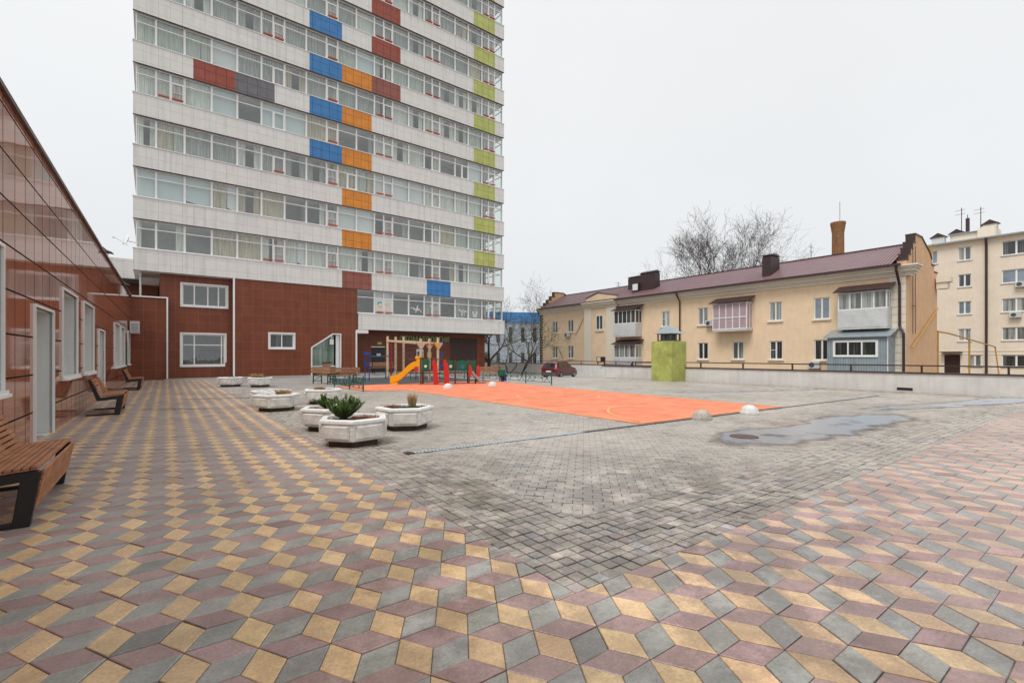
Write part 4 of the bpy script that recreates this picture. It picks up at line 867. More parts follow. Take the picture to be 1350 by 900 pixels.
# ------------------------------------------------------------------ parapet walls with railing
def parapet(name,label,p0,p1,zt,zb,post_step=1.45,rail_z=.27,th=.3):
    L=(Vector(p1)-Vector(p0)).length; a=math.atan2(p1[1]-p0[1],p1[0]-p0[0]); r=empty(name,(p0[0],p0[1],0),a,label,'wall')
    w=MB(); w.box(0,L,0,th,zb,zt-.05); w.build('wall',M['white_wall'],r)
    w=MB(); w.box(-.03,L+.03,-.05,th+.05,zt-.048,zt); w.build('coping',M['brown_metal'],r)
    w=MB(); w.box(0,L,th/2-.025,th/2+.025,zt+rail_z-.03,zt+rail_z+.02); rr=w.build('railing',M['brown_metal'],r)
    n=int(L/post_step)
    for k in range(n+1):
        x=.1+k*(L-.2)/n; w=MB(); w.box(x-.03,x+.03,th/2-.03,th/2+.03,zt,zt+rail_z-.03); w.build('post',M['brown_metal'],rr)
    return r
pw=parapet('parapet_wall','long low whitewashed wall with brown rail along the right edge of the plaza',(24.0,22.3),(24.0,-9),.785,-.3,2.3)
v_=MB(); v_.box(16.1,16.6,-.02,.03,.06,.16); v_.build('drain_opening',M['black'],pw)
parapet('parapet_wall','low wall with brown rail behind the parked car, farther than the plaza edge wall',(33.0,56),(33.0,22.3),.62,-1.2,2.2)
parapet('parapet_wall','short return wall joining the two long parapets',(33.0,22.6),(24.3,22.6),.62,-1.2,2.2)

# ------------------------------------------------------------------ peach two-storey building
pb=empty('peach_building',(41.8,50.2,0),R(-90),'two-storey peach plaster building with burgundy metal roof and glazed balconies','building')
LX=39.9
def W(y1,y0): return 50.2-y1,50.2-y0
wins=[]   # (x0,x1,z0,z1)
for ys in [(47.75,46.75),(44.75,43.75),(41.8,40.9)]:
    a,b_=50.2-ys[0],50.2-ys[1]; wins+=[(a,b_,4.45,5.98,'n'),(a,b_,1.1,2.68,'n')]
wins+=[(50.2-30.5,50.2-29.5,4.45,6.02,'w'),(50.2-26.3,50.2-25.25,4.4,6.05,'w'),(50.2-26.3,50.2-25.25,1.1,2.68,'d'),(50.2-30.5,50.2-29.5,1.1,2.68,'d'),
 (50.2-22.85,50.2-21.8,1.12,2.70,'w'),(50.2-19.6,50.2-18.55,4.4,6.01,'w'),(50.2-19.55,50.2-18.5,1.12,2.68,'d'),(50.2-16.12,50.2-15.0,4.33,6.02,'b'),(50.2-16.1,50.2-15.0,1.1,2.70,'d')]
w_=MB(); w_.wall(0,LX,-3,7.1,[h[:4] for h in wins],d=.16,y=0); w_.build('wall',M['peach'],pb)
for i,h in enumerate(wins):
    pane={'n':'pane_dark','w':'pane_light','d':'pane_dark','b':'pane_blue'}[h[4]]
    f=MB(); a,b_,c,e=h[:4]; y=.1; fw=.075
    f.box(a,a+fw,y-.03,y+.04,c,e); f.box(b_-fw,b_,y-.03,y+.04,c,e); f.box(a+fw,b_-fw,y-.03,y+.04,c,c+fw); f.box(a+fw,b_-fw,y-.03,y+.04,e-fw,e); f.box((a+b_)/2-.06,(a+b_)/2+.06,y-.035,y+.045,c+fw,e-fw)
    if i%3==0: f.box(a+fw,(a+b_)/2-.06,y-.02,y+.03,(c+e)/2,(c+e)/2+.04)
    o=f.build('window',M['white'],pb); p=MB(); p.add([(a+.03,y,c+.03),(b_-.03,y,c+.03),(b_-.03,y,e-.03),(a+.03,y,e-.03)],[(0,1,2,3)]); p.build('pane',M[pane],o)
    s=MB(); s.box(a-.12,b_+.12,-.12,.06,c-.12,c-.01); s.build('sill',M['cream'],o)
# body behind, gable walls with crow steps
def gable(x0,x1):
    g=MB(); g.box(x0,x1,0.001,8.0,-3,7.6)
    stp=[(0,7.6),(0,8.15),(.45,8.15),(.45,8.6),(.95,8.6),(.95,9.1),(1.5,9.1),(1.5,9.6),(2.1,9.6),(2.1,10.25),(3.7,10.25),(3.9,10.2),(5.9,9.35),(6.4,8.9),(6.4,8.5),(7.2,8.5),(7.2,8.0),(8.0,8.0),(8.0,7.6)]
    g.prism([(a,b_) for a,b_ in stp],x0,x1,ax='x')
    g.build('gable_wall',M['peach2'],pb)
    c=MB()
    for (a,b_) in zip(stp[1:-1],stp[2:]):
        if a[1]==b_[1]: c.box(x0-.06,x1+.06,a[0]-.05,b_[0]+.05,a[1]+.001,a[1]+.09)
        elif a[0]==b_[0] and a[1]<b_[1]: c.box(x0-.04,x1+.04,a[0]-.04,a[0]+.0,a[1],b_[1])
    c.prism([(3.7,10.26),(5.9,9.36),(6.4,8.92),(6.4,9.0),(5.9,9.45),(3.7,10.36)],x0-.06,x1+.06,ax='x'); c.build('parapet_capping',M['roof_dark'],pb)
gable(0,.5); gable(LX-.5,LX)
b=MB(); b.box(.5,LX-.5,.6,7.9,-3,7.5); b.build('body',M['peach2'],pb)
# cornice
def cornice(mb,x0,x1,y0=0):
    for (pj,a,b_) in ((.12,7.05,7.22),(.22,7.22,7.34),(.38,7.34,7.52),(.5,7.52,7.66),(.62,7.66,7.76)):
        mb.box(x0,x1,y0-pj,y0+.2,a,b_-.002)
b=MB(); cornice(b,-.3,8.9); cornice(b,8.9,14.0,-.45); cornice(b,14.0,LX+.15); 
for (pj,a,b_) in ((.12,7.05,7.22),(.22,7.22,7.34),(.38,7.34,7.52),(.5,7.52,7.66),(.62,7.66,7.76)): b.box(LX+.15,LX+.15+pj,-pj,.9,a,b_-.002); 
b.build('cornice',M['cream'],pb)
b=MB(); b.box(LX+.1,LX+.75,7.3,8.1,6.7,7.2); b.box(LX+.1,LX+.95,7.2,8.2,7.2,7.6); b.build('cornice_return',M['cream'],pb)
# projecting bay with pilasters and pediment
b=MB(); b.box(9.0,13.8,-.45,0.0,-3,7.05); b.build('bay_wall',M['peach'],pb)
b=MB(); b.box(8.9,10.05,-.52,-.452,-3,7.05); b.box(12.5,13.9,-.52,-.452,-3,7.05); b.build('pilaster',M['cream'],pb)
framed(pb,10.85,11.95,4.5,6.2,-.455,(11.4,),None,trim=.02,fw=.08,prj=.01,depth=.002)
b=MB(); b.box(10.7,12.1,-.58,-.46,4.3,4.4); b.build('sill',M['cream'],pb)
b=MB(); b.prism([(9.0,7.78),(13.8,7.78),(13.8,8.3),(11.0,8.85),(9.0,8.35)],-.3,.1,ax='y'); b.build('pediment',M['peach'],pb)
b=MB(); b.prism([(8.95,8.36),(11.0,8.87),(13.85,8.32),(13.85,8.40),(11.0,8.97),(8.95,8.44)],-.36,.16,ax='y'); b.build('pediment_capping',M['roof_dark'],pb)
b=MB(); b.box(10.95,12.3,-.5,-.455,.7,1.3); b.box(11.1,11.6,-.55,-.5,.75,1.25,1); b.build('door_canopy',[M['brown_metal'],M['cream']],pb)
for z in [4+.0]: pass
b=MB()
for k in range(22): b.box(.02,.42,-.03,.0,-.5+k*.36,-.5+k*.36+.24); 0
b.build('quoins',M['brown_metal'],pb)
b=MB()
for k in range(14): b.box(LX-.95,LX-.0,-.05,.0,-.5+k*.54,-.5+k*.54+.5)
b.build('rustication',M['cream'],pb)
# roof: ridged metal sheet
b=MB(); sp=.22; n=int((LX-1)/sp); e0=(-.75,7.80); rg=(4.0,9.95); bk_=(8.7,7.8)
for k in range(n):
    x=.5+k*sp
    for (P0,P1) in ((e0,rg),(rg,bk_)):
        nx=-(P1[1]-P0[1]); nl=math.hypot(P1[1]-P0[1],P1[0]-P0[0]); ny=nx/nl*.035; nz=(P1[0]-P0[0])/nl*.035
        xs=[(x,0),(x+.11,0),(x+.13,1),(x+.2,1),(x+sp,0)]
        vs=[(a,P0[0]+ny*u,P0[1]+nz*u) for a,u in xs]+[(a,P1[0]+ny*u,P1[1]+nz*u) for a,u in xs]
        b.add(vs,[(i,i+1,6+i,5+i) for i in range(4)])
b.build('roof',M['roof'],pb)
b=MB(); b.bar((.3,-.85,7.78),(LX-.1,-.85,7.78),.16,.14); b.box(.3,LX-.1,-.78,.1,7.765,7.79); b.box(.5,LX-.5,3.88,4.12,9.93,10.02); b.build('gutter',M['roof_dark'],pb)
def dpipe(parent,x,z1,z0,y=-.1,name='downpipe',m='brown_metal',r=.07,yt=-.8):
    p=MB(); p.tube([(x,yt,z1),(x,yt,z1-.2),(x,y-.1,z1-.9),(x,y-.1,z0)],r,8); p.build(name,M[m],parent)
dpipe(pb,.15,7.75,-3); dpipe(pb,22.0,7.75,-3); 
p=MB(); p.tube([(LX-.35,-.8,7.75),(LX-.35,-.75,7.4),(LX-.3,-.2,6.4),(LX-.3,-.2,3.5),(LX-.05,-.3,3.0),(LX-.05,-.3,-3)],.085,8); p.build('downpipe',M['brown_metal'],pb)
# chimneys on the roof (part of the building)
def stack(x,y,z0,z1,w,d,cap=True):
    c=MB(); c.box(x-w/2,x+w/2,y-d/2,y+d/2,z0,z1); 
    if cap: c.add([(x-w/2-.1,y-d/2-.1,z1+.12),(x+w/2+.1,y-d/2-.1,z1+.12),(x+w/2+.1,y+d/2+.1,z1+.12),(x-w/2-.1,y+d/2+.1,z1+.12),(x-w/2,y,z1+.35),(x+w/2,y,z1+.35)],[(3,2,1,0),(0,1,5,4),(2,3,4,5),(1,2,5),(3,0,4)]); c.box(x-w/2+.05,x+w/2-.05,y-d/2+.05,y+d/2-.05,z1,z1+.12)
    c.build('chimney',M['roof_dark'],pb)
stack(14.3,3.0,8.2,10.5,1.9,1.4); stack(17.0,1.6,8.2,10.5,2.0,.9); stack(30.2,1.2,8.0,10.05,.75,1.6)
b=MB(); b.box(15.1,16.0,.9,2.0,8.6,9.6); b.box(15.2,15.9,.86,.9,8.8,9.5,1); b.build('dormer',[M['roof_dark'],M['white']],pb)
# balconies
def balcony(x0,x1,zs,zp,zt,y,pm,nb,open_below=True,frame='white',parapet_='white_dirty'):
    o=MB(); o.box(x0,x1,-y,0,zs-.12,zs); bo=o.build('balcony',M['concrete'],pb)
    o=MB(); o.box(x0,x1,-y-.03,-y,zs,zp); o.box(x0-.03,x0,-y,0,zs,zp); o.box(x1,x1+.03,-y,0,zs,zp); o.build('parapet',M[parapet_],bo)
    f=MB(); 
    for k in range(nb+1):
        x=x0+(x1-x0-.07)*k/nb; f.box(x,x+.08,-y-.02,-y+.05,zp,zt)
    f.box(x0,x1,-y-.025,-y+.045,zp,zp+.08); f.box(x0,x1,-y-.025,-y+.045,zt-.08,zt)
    for X in (x0,x1-.06):
        for yy in (-y/2,-.08): f.box(X,X+.06,yy,yy+.07,zp,zt)
        f.box(X,X+.06,-y+.05,0,zp,zp+.08); f.box(X,X+.06,-y+.05,0,zt-.08,zt)
    f.build('glazing_frame',M[frame],bo)
    p=MB(); p.add([(x0+.02,-y+.01,zp),(x1-.02,-y+.01,zp),(x1-.02,-y+.01,zt),(x0+.02,-y+.01,zt)],[(0,1,2,3)]); p.add([(x1-.03,-y,zp),(x1-.03,0,zp),(x1-.03,0,zt),(x1-.03,-y,zt)],[(0,1,2,3)]); p.add([(x0+.03,-y,zp),(x0+.03,0,zp),(x0+.03,0,zt),(x0+.03,-y,zt)],[(3,2,1,0)]); p.build('pane',M[pm],bo)
    r=MB(); r.add([(x0-.25,-y-.3,zt+.02),(x1+.25,-y-.3,zt+.02),(x1+.25,.0,zt+.55),(x0-.25,.0,zt+.55),(x0-.25,-y-.3,zt+.07),(x1+.25,-y-.3,zt+.07),(x1+.25,.0,zt+.6),(x0-.25,.0,zt+.6)],[(3,2,1,0),(4,5,6,7),(0,1,5,4),(1,2,6,5),(2,3,7,6),(3,0,4,7)]); r.build('canopy',M['roof_dark'],bo)
    return bo
balcony(50.2-36.0,50.2-33.0,3.62,4.95,6.4,1.1,'pane_dark',5)
balcony(50.2-36.0,50.2-33.0,-.2,1.2,2.65,1.1,'pane_light',4)
bo=balcony(50.2-24.2,50.2-21.0,3.75,3.8,6.15,1.0,'pane_pink',5)
b=MB(); b.box(50.2-24.2,50.2-21.0,-1.03,-1.0,4.8,4.88); b.build('mid_rail',M['white'],bo)
balcony(50.2-14.1,50.2-11.1,3.5,4.8,6.1,1.0,'pane_light',4)
# blue-grey sheet-metal annex under the right balcony
an=empty('metal_annex',(41.8,50.2,0),R(-90),'blue-grey sheet metal annex with triple white window below the right balcony','annex')
b=MB(); b.box(50.2-14.6,50.2-10.9,-1.6,-.01,-3,2.75); b.build('wall',M['blue_sheet'],an)
b=MB(); b.add([(35.4,-1.8,2.76),(39.5,-1.8,2.76),(39.5,-.02,3.35),(35.4,-.02,3.35),(35.4,-1.8,2.82),(39.5,-1.8,2.82),(39.5,-.02,3.41),(35.4,-.02,3.41)],[(3,2,1,0),(4,5,6,7),(0,1,5,4),(1,2,6,5),(2,3,7,6),(3,0,4,7)]); b.box(39.28,39.33,-1.63,-1.6,-3,2.75,1); b.build('roof',[M['zinc'],M['white']],an)
framed(an,36.05,38.7,1.4,2.5,-1.602,(36.95,37.8),None,trim=.06,fw=.09,depth=.002)
# details on gable: flue pipes
b=MB(); b.tube([(LX+.12,1.1,9.3),(LX+.12,1.1,3.0)],.022,6); b.tube([(LX+.12,1.7,9.3),(LX+.12,1.7,3.0)],.022,6); b.bar((LX+.12,1.0,5.0),(LX+.12,1.7,5.0),.04); b.build('cable_duct',M['brown_metal'],pb)
def acunit(x,y,z,rz,lab,parent=None,grp='air conditioners on the plaster buildings'):
    a=empty('air_conditioner',(x,y,z),rz,lab,'air conditioner',grp); b=MB(); b.box(-.42,.42,-.42,-.12,-.28,.28); b.build('casing',M['white_dirty'],a,bevel=.02)
    b=MB(); b.lathe([(0,0),(.2,0),(.2,.02),(0,.02)],16); f=b.build('fan',M['zinc_dark'],a); f.rotation_euler=(R(90),0,0); f.location=(-.12,-.41,0)
    b=MB(); b.box(-.35,-.3,-.4,0,-.33,-.29); b.box(.3,.35,-.4,0,-.33,-.29); b.build('bracket',M['zinc_dark'],a); return a
acunit(41.8,44.6,4.1,R(-90),'white air conditioner under the second upper window of the peach facade')
acunit(41.8,24.9,4.5,R(-90),'small air conditioner beside the pink-blind balcony')
acunit(41.8,16.0,.7,R(-90),'air conditioner below the window left of the sheet metal annex')
b=MB(); b.tube([(41.7,43.4,4.1),(41.72,43.0,4.3),(41.72,41.9,6.0)],.03,5); b.tube([(41.72,46.6,2.6),(41.72,45.6,1.1)],.03,5); tag(b.build('wall_cable',M['zinc_dark']),'thin dark cables slanting across the peach facade','cable')

# ------------------------------------------------------------------ five-storey sand coloured block
sb=empty('sand_apartment_block',(69.4,24.0,0),R(-90),'five-storey sand coloured plaster block with brown drainpipe and rooftop structure','building')
hs=[]; zs=[(11.7,13.15),(8.85,10.2),(5.9,7.28),(3.0,4.33),(.3,1.5)]
for j,(a,b_) in enumerate(zs):
    hs.append((24-12.62,24-11.58,a,b_,'2') if j<4 else (24-11.8,24-10.8,a,b_,'2')); hs.append((24-9.3,24-6.2,a,b_,'3')); hs.append((24-3.2,24-1.8,a,b_,'2')); hs.append((24+.5,24+3.4,a,b_,'3')); hs.append((24-18.5,24-17.4,a,b_,'2')) 
hs.append((24-13.75,24-12.45,-1.0,1.62,'door'))
hs.append((24-15.3,24-14.3,11.7,13.15,'2'))
w_=MB(); w_.wall(0,36,-3,13.7,[h[:4] for h in hs],d=.2); w_.add([(0,0,-3),(0,0,13.7),(0,12,13.7),(0,12,-3)],[(0,1,2,3)]); w_.box(0,36,.5,12,-3,13.69); w_.build('wall',M['sand'],sb)
for i,h in enumerate(hs):
    a,b_,c,e=h[:4]; f=MB(); y=.12; fw=.08
    if h[4]=='door': f.box(a,b_,y,y+.05,c,e); f.box(a-.2,b_+.2,-.8,0,e+.15,e+.22); f.build('door',M['brown_metal'],sb); continue
    f.box(a,a+fw,y-.03,y+.04,c,e); f.box(b_-fw,b_,y-.03,y+.04,c,e); f.box(a+fw,b_-fw,y-.03,y+.04,c,c+fw); f.box(a+fw,b_-fw,y-.03,y+.04,e-fw,e)
    for m_ in ([(a+b_)/2] if h[4]=='2' else [a+(b_-a)/3,a+2*(b_-a)/3]): f.box(m_-.07,m_+.07,y-.035,y+.045,c+fw,e-fw)
    o=f.build('window',M['white'],sb); p=MB(); p.add([(a+.03,y,c+.03),(b_-.03,y,c+.03),(b_-.03,y,e-.03),(a+.03,y,e-.03)],[(0,1,2,3)]); p.build('pane',M[['pane_light','pane_dark','pane_blue','pane_light'][i%4]],o)
    p=MB(); p.box(a-.08,b_+.08,-.08,.06,c-.09,c-.01); p.build('sill',M['white_dirty'],o)
b=MB(); b.box(-.3,36.3,-.45,12.3,13.70,13.78,0); b.box(-.32,36.32,-.5,-.44,13.72,13.84,1); b.box(0,36,-.04,0,1.9,1.98,0); b.box(0,36,-.03,0,1.55,1.6,0); b.build('eaves',[M['cream'],M['zinc']],sb)
b=MB(); b.add([(-.3,-.45,13.85),(36.3,-.45,13.85),(36,6,14.3),(0,6,14.3)],[(0,1,2,3)]); b.build('roof',M['zinc'],sb)
b=MB(); b.box(10.3,13.2,2.2,6,13.8,15.0); b.box(12.6,14.0,1.8,5,13.8,15.25); b.build('rooftop_room',M['sand'],sb)
b=MB(); b.box(10.2,13.2,2.0,6.2,15.01,15.09); b.build('rooftop_capping',M['zinc'],sb)
for x,y,z0,z1 in ((9.5,1.5,13.8,15.1),(10.8,2.9,15.1,15.5),(13.5,2.6,15.26,15.9)):
    b=MB(); b.box(x-.55,x+.55,y-.4,y+.4,z0,z1-.3); b.prism([(x-.75,z1-.3),(x+.75,z1-.3),(x,z1+.2)],y-.5,y+.5,1,ax='y'); b.build('chimney',[M['white_wall'],M['roof_dark']],sb)
dpipe(sb,13.6,13.7,-3,r=.11,yt=-.4)
for x,z,h_ in ((11.2,15.1,2.9),(11.7,15.1,2.0),(12.75,15.1,2.6)):
    b=MB(); b.tube([(x,2.6,z),(x,2.6,z+h_)],.04,5); 
    if h_>2.5:
        for q_ in (.75,.9): b.bar((x-.55,2.6,z+h_*q_),(x+.3,2.6,z+h_*q_+.05),.03)
    else: b.box(x-.15,x+.15,2.45,2.75,z,z+1.6)
    b.build('antenna',M['roof_dark'],sb)
acunit(69.4,7.9,8.6,R(-90),'air conditioner under the third floor triple window of the sand block'); acunit(69.4,8.3,5.55,R(-90),'air conditioner under the second floor triple window of the sand block')
b=MB(); b.tube([(49.6,10.6,-3),(49.6,10.6,10.2),(49.6,10.9,10.2)],.06,6); b.tube([(49.6,10.2,7.2),(49.6,10.2,7.5)],.06,6); b.tube([(49.6,10.6,3.6),(50.5,10.4,3.4),(53,10.2,3.3),(58,9.8,2.9),(66,9.3,2.3),(66,9.0,-.8)],.06,6)
b.tube([(50.5,10.4,3.4),(50.5,10.4,-3)],.07,6); b.tube([(58,9.8,2.9),(58,9.8,-3)],.07,6); b.tube([(42.6,10.15,2.0),(49.6,10.2,5.2)],.05,6); b.tube([(49.6,10.5,.6),(49.6,10.5,-.5)],.1,6)
tag(b.build('gas_pipe',M['gas']),'yellow gas pipe rising between the peach building and the sand block','pipe')

# tall brick chimney behind the peach roof
ch=MB(); ch.lathe([(.78,0),(.68,14),(.66,18.0),(.82,19.1),(.84,19.15),(.84,19.4),(.6,19.42)],20); tag(ch.build('brick_chimney',M['brick_stack'],loc=(69.2,23.9,-1),smooth=False),'tall round orange brick chimney rising behind the burgundy roof','chimney')
b=MB(); b.tube([(0,0,0),(0,0,2.6)],.03,4); tag(b.build('lightning_rod',M['zinc_dark'],loc=(69.2,23.7,18.4)),'thin rod on the rim of the brick chimney','rod')
for (x,y,z,h_,lab) in ((52.5,20.5,9.5,3.2,'rooftop aerial right of the brick chimney'),(48.3,42,9.0,2.2,'rooftop aerial behind the left part of the burgundy roof')):
    b=MB(); b.tube([(0,0,-9),(0,0,h_)],.03,4); b.bar((-.6,0,h_*.9),(.6,0,h_*.9),.03); b.bar((-.4,0,h_*.75),(.4,0,h_*.75),.03); tag(b.build('aerial',M['zinc_dark'],loc=(x,y,z)),lab,'antenna')

# blue-roofed pale building behind the trees
bb=empty('pale_blue_building',(38,79,0),R(-14),'pale blue panelled building with bright blue roof fascia behind the bare trees','building')
b=MB(); b.box(0,34,0,12,-3,8.0); b.build('wall',M['bluebld'],bb)
b=MB(); b.box(-.2,34.2,-.2,12.2,8.0,8.25); b.prism([(-.2,8.26),(34.2,8.26),(34.2,10.2),(20,10.0),(-.2,9.6)],-.2,0,ax='y'); b.build('roof',M['blueroof'],bb)
for k in range(12):
    b=MB(); b.box(1.2+k*2.6,1.9+k*2.6,-.05,.0,4.1,7.0); b.build('window',M['pane_dark'],bb)
for k in range(12):
    b=MB(); b.box(1.2+k*2.6,1.9+k*2.6,-.05,.0,-.5,2.0); b.build('window',M['pane_dark'],bb)

# ------------------------------------------------------------------ bare trees
def tree(name,base,h,spread,seed,lab,levels=6,r0=.25,forks=3,trunk=.25,up=.35,leaf=None,group=None,splits=(2,3),twr=.012,tfork=3):
    rnd=random.Random(seed); tr=MB(); cr=MB(); lf=MB()
    def grow(p,d,L,r,lv):
        n=4 if lv<2 else 3; pts=[p.copy()]; q=p.copy(); dd=d.copy()
        for k in range(n):
            w=.07+.035*lv; dd=(dd+Vector((rnd.gauss(0,w),rnd.gauss(0,w),rnd.gauss(0,w)+up*.25))).normalized(); q=q+dd*L/n; pts.append(q.copy())
        r1=max(twr*.6,r*.62); (tr if lv<=1 else cr).tube(pts,[r+(r1-r)*k/n for k in range(n+1)],6 if lv<2 else (4 if lv<4 else 3),cap=False)
        if lv>=levels:
            if leaf:
                for _ in range(leaf):
                    c=pts[rnd.randint(1,n)]+Vector([rnd.gauss(0,.12) for _ in range(3)]); s=.05; a=Vector([rnd.gauss(0,1) for _ in range(3)]).normalized()*s; b_=a.orthogonal().normalized()*s; lf.add([c-a,c-b_,c+a,c+b_],[(0,1,2,3)])
            return
        m=rnd.choice(splits) if lv>0 else tfork
        for k in range(m):
            ax=dd.orthogonal().normalized(); ax.rotate(Matrix.Rotation(rnd.uniform(0,2*math.pi),3,dd)); ang=rnd.uniform(.25,.75)*spread; nd=dd.copy(); nd.rotate(Matrix.Rotation(ang,3,ax)); 
            grow(q if k<2 or lv==0 else pts[-2],nd,L*rnd.uniform(.68,.88),r1*rnd.uniform(.75,.95),lv+1)
        if lv>=2:
            for k in range(1,n):
                if rnd.random()<.75:
                    ax=dd.orthogonal().normalized(); ax.rotate(Matrix.Rotation(rnd.uniform(0,6.28),3,dd)); nd=dd.copy(); nd.rotate(Matrix.Rotation(rnd.uniform(.5,1.0),3,ax)); grow(pts[k],nd,L*.5,max(twr,r1*.4),max(lv+2,levels-1))
    grow(Vector((0,0,0)),Vector((rnd.gauss(0,.03),rnd.gauss(0,.03),1)),h*trunk,r0,0)
    r=empty(name,base,0,lab,'tree',group); tr.build('trunk',M['bark'],r); cr.build('crown',M['twig'],r)
    if leaf: lf.build('leaves',M['yleaf'],r)
    return r
def at(px,Z,z): 
    q_=(px-CXP)/FP; return (Z*(math.sin(PH)+math.cos(PH)*q_),Z*(math.cos(PH)-math.sin(PH)*q_),z)
tree('bare_tree',at(938,74,-3),20.5,.72,5,'tall bare tree behind the burgundy roof, left of the pair',7,.42,3,.34,.35,twr=.019,tfork=3)
tree('bare_tree',at(974,74,-3),20.5,.76,12,'tall bare tree behind the burgundy roof, right of the pair',7,.42,3,.34,.35,twr=.019,tfork=4)
tree('bare_tree',at(1004,70,-3),18,1.0,25,'smaller bare tree behind the roof chimney',6,.2,3,.36,.2,twr=.014)
tree('bare_tree',at(872,95,-3),20,1.0,33,'faint distant bare tree left of the tall pair',6,.2,3,.36,.2,twr=.016)
tree('bare_tree',at(702,56,-3),15.5,.95,41,'dark bare tree in front of the pale blue building',7,.17,3,.22,.25,twr=.01)
tree('bare_tree',at(690,50,-3),10.5,1.0,47,'low branching bare tree left of the peach building',6,.14,3,.24,.2,twr=.01,leaf=1)
tree('budding_tree',at(668,55,-3),8.5,1.2,52,'bushy tree with fresh yellow-green buds behind the parapet',6,.12,3,.25,.15,leaf=2,twr=.01)
tree('budding_tree',at(648,52,-3),6.0,1.2,53,'cut-back willow with yellow-green shoots beside the tower',4,.3,3,.62,.15,leaf=5,twr=.02)
tree('bare_tree',at(1218,110,-3),22,1.0,61,'faint distant bare tree behind the stepped gable',4,.2,3,.4,.2,twr=.04)

# ------------------------------------------------------------------ car
cz=zf(29.6,32.8)
car=empty('parked_car',(29.7,32.9,cz-.01),R(19),'burgundy hatchback parked by the far parapet wall','car')
def loft(mb,secs,m=0,cap=True):
    n=len(secs[0]); vs=sum([list(s) for s in secs],[]); fs=[(i*n+k,i*n+(k+1)%n,(i+1)*n+(k+1)%n,(i+1)*n+k) for i in range(len(secs)-1) for k in range(n)]
    if cap: fs+=[tuple(range(n))[::-1],tuple((len(secs)-1)*n+k for k in range(n))]
    mb.add(vs,fs,m)
def carsec(x,w,zb,zs,zr,wr):   # body section: bottom, shoulder, roof
    return [(x,-w*.96,zb),(x,-w,zb+.15),(x,-w,zs-.12),(x,-w*.95,zs),(x,-wr,zr),(x,0,zr+.02),(x,wr,zr),(x,w*.95,zs),(x,w,zs-.12),(x,w,zb+.15),(x,w*.96,zb)]
b=MB(); secs=[carsec(-2.02,.74,.3,.85,.92,.6),carsec(-1.95,.82,.22,.93,1.0,.66),carsec(-1.75,.84,.2,.95,1.38,.6),carsec(-1.4,.85,.2,.95,1.5,.6),carsec(0,.86,.2,.95,1.53,.62),carsec(.45,.86,.2,.95,1.48,.6),carsec(1.1,.85,.2,.96,1.02,.66),carsec(1.6,.83,.2,.9,.93,.62),carsec(1.98,.78,.24,.72,.78,.55),carsec(2.08,.7,.3,.6,.64,.5)]
loft(b,secs); b.build('body',M['car'],car,smooth=False,bevel=.02)
b=MB()
for s in (-1,1):
    for (xa,xb,xc,xd) in ((-1.62,-.75,-.75,-1.45),(-.68,.05,.05,-.68),(.12,.92,.42,.12)):
        q_=[(xa,.822,.985),(xb,.822,.985),(xc,.65,1.43),(xd,.65,1.43)]; vs=[(x,s*(y+.004),z) for x,y,z in q_]; b.add(vs,[(0,1,2,3) if s<0 else (3,2,1,0)])
b.add([(-1.965,-.6,1.03),(-1.965,.6,1.03),(-1.79,.52,1.37),(-1.79,-.52,1.37)],[(3,2,1,0)]); b.add([(.5,-.55,1.47),(.5,.55,1.47),(1.12,.62,1.045),(1.12,-.62,1.045)],[(0,1,2,3)]); b.build('windows',M['car_glass'],car)
b=MB()
for s in (-1,1):
    b.box(-1.2,1.15,min(s*.86,s*.875),max(s*.86,s*.875),.22,.5)
b.box(-2.06,-1.9,-.78,.78,.28,.55); b.box(1.95,2.12,-.74,.74,.28,.5); b.build('bumper',M['car_low'],car)
for s in (-1,1):
    b=MB(); b.box(-2.0,-1.86,min(s*.66,s*.82),max(s*.66,s*.82),.72,1.02); b.build('taillight',M['red'],car)
    b=MB(); b.box(1.85,2.03,min(s*.5,s*.74),max(s*.5,s*.74),.6,.74); b.build('headlight',M['paper'],car)
b=MB(); b.box(-2.075,-2.06,-.26,.26,.58,.7); b.build('licence_plate',M['paper'],car)
for x in (-1.28,1.25):
    for s in (-1,1):
        w=MB(); w.lathe([(.0,-.1),(.27,-.1),(.31,-.07),(.31,.07),(.27,.1),(0,.1)],20); wo=w.build('wheel',M['tyre'],car,smooth=False); wo.rotation_euler=(R(90),0,0); wo.location=(x,s*.78,.31)
        w=MB(); w.lathe([(0,-.112),(.18,-.11),(.19,-.1),(.19,.1),(.18,.11),(0,.112)],14); w.build('rim',M['rim'],wo)
b=MB(); b.box(-.1,.1,-.01,.01,0,.02); 

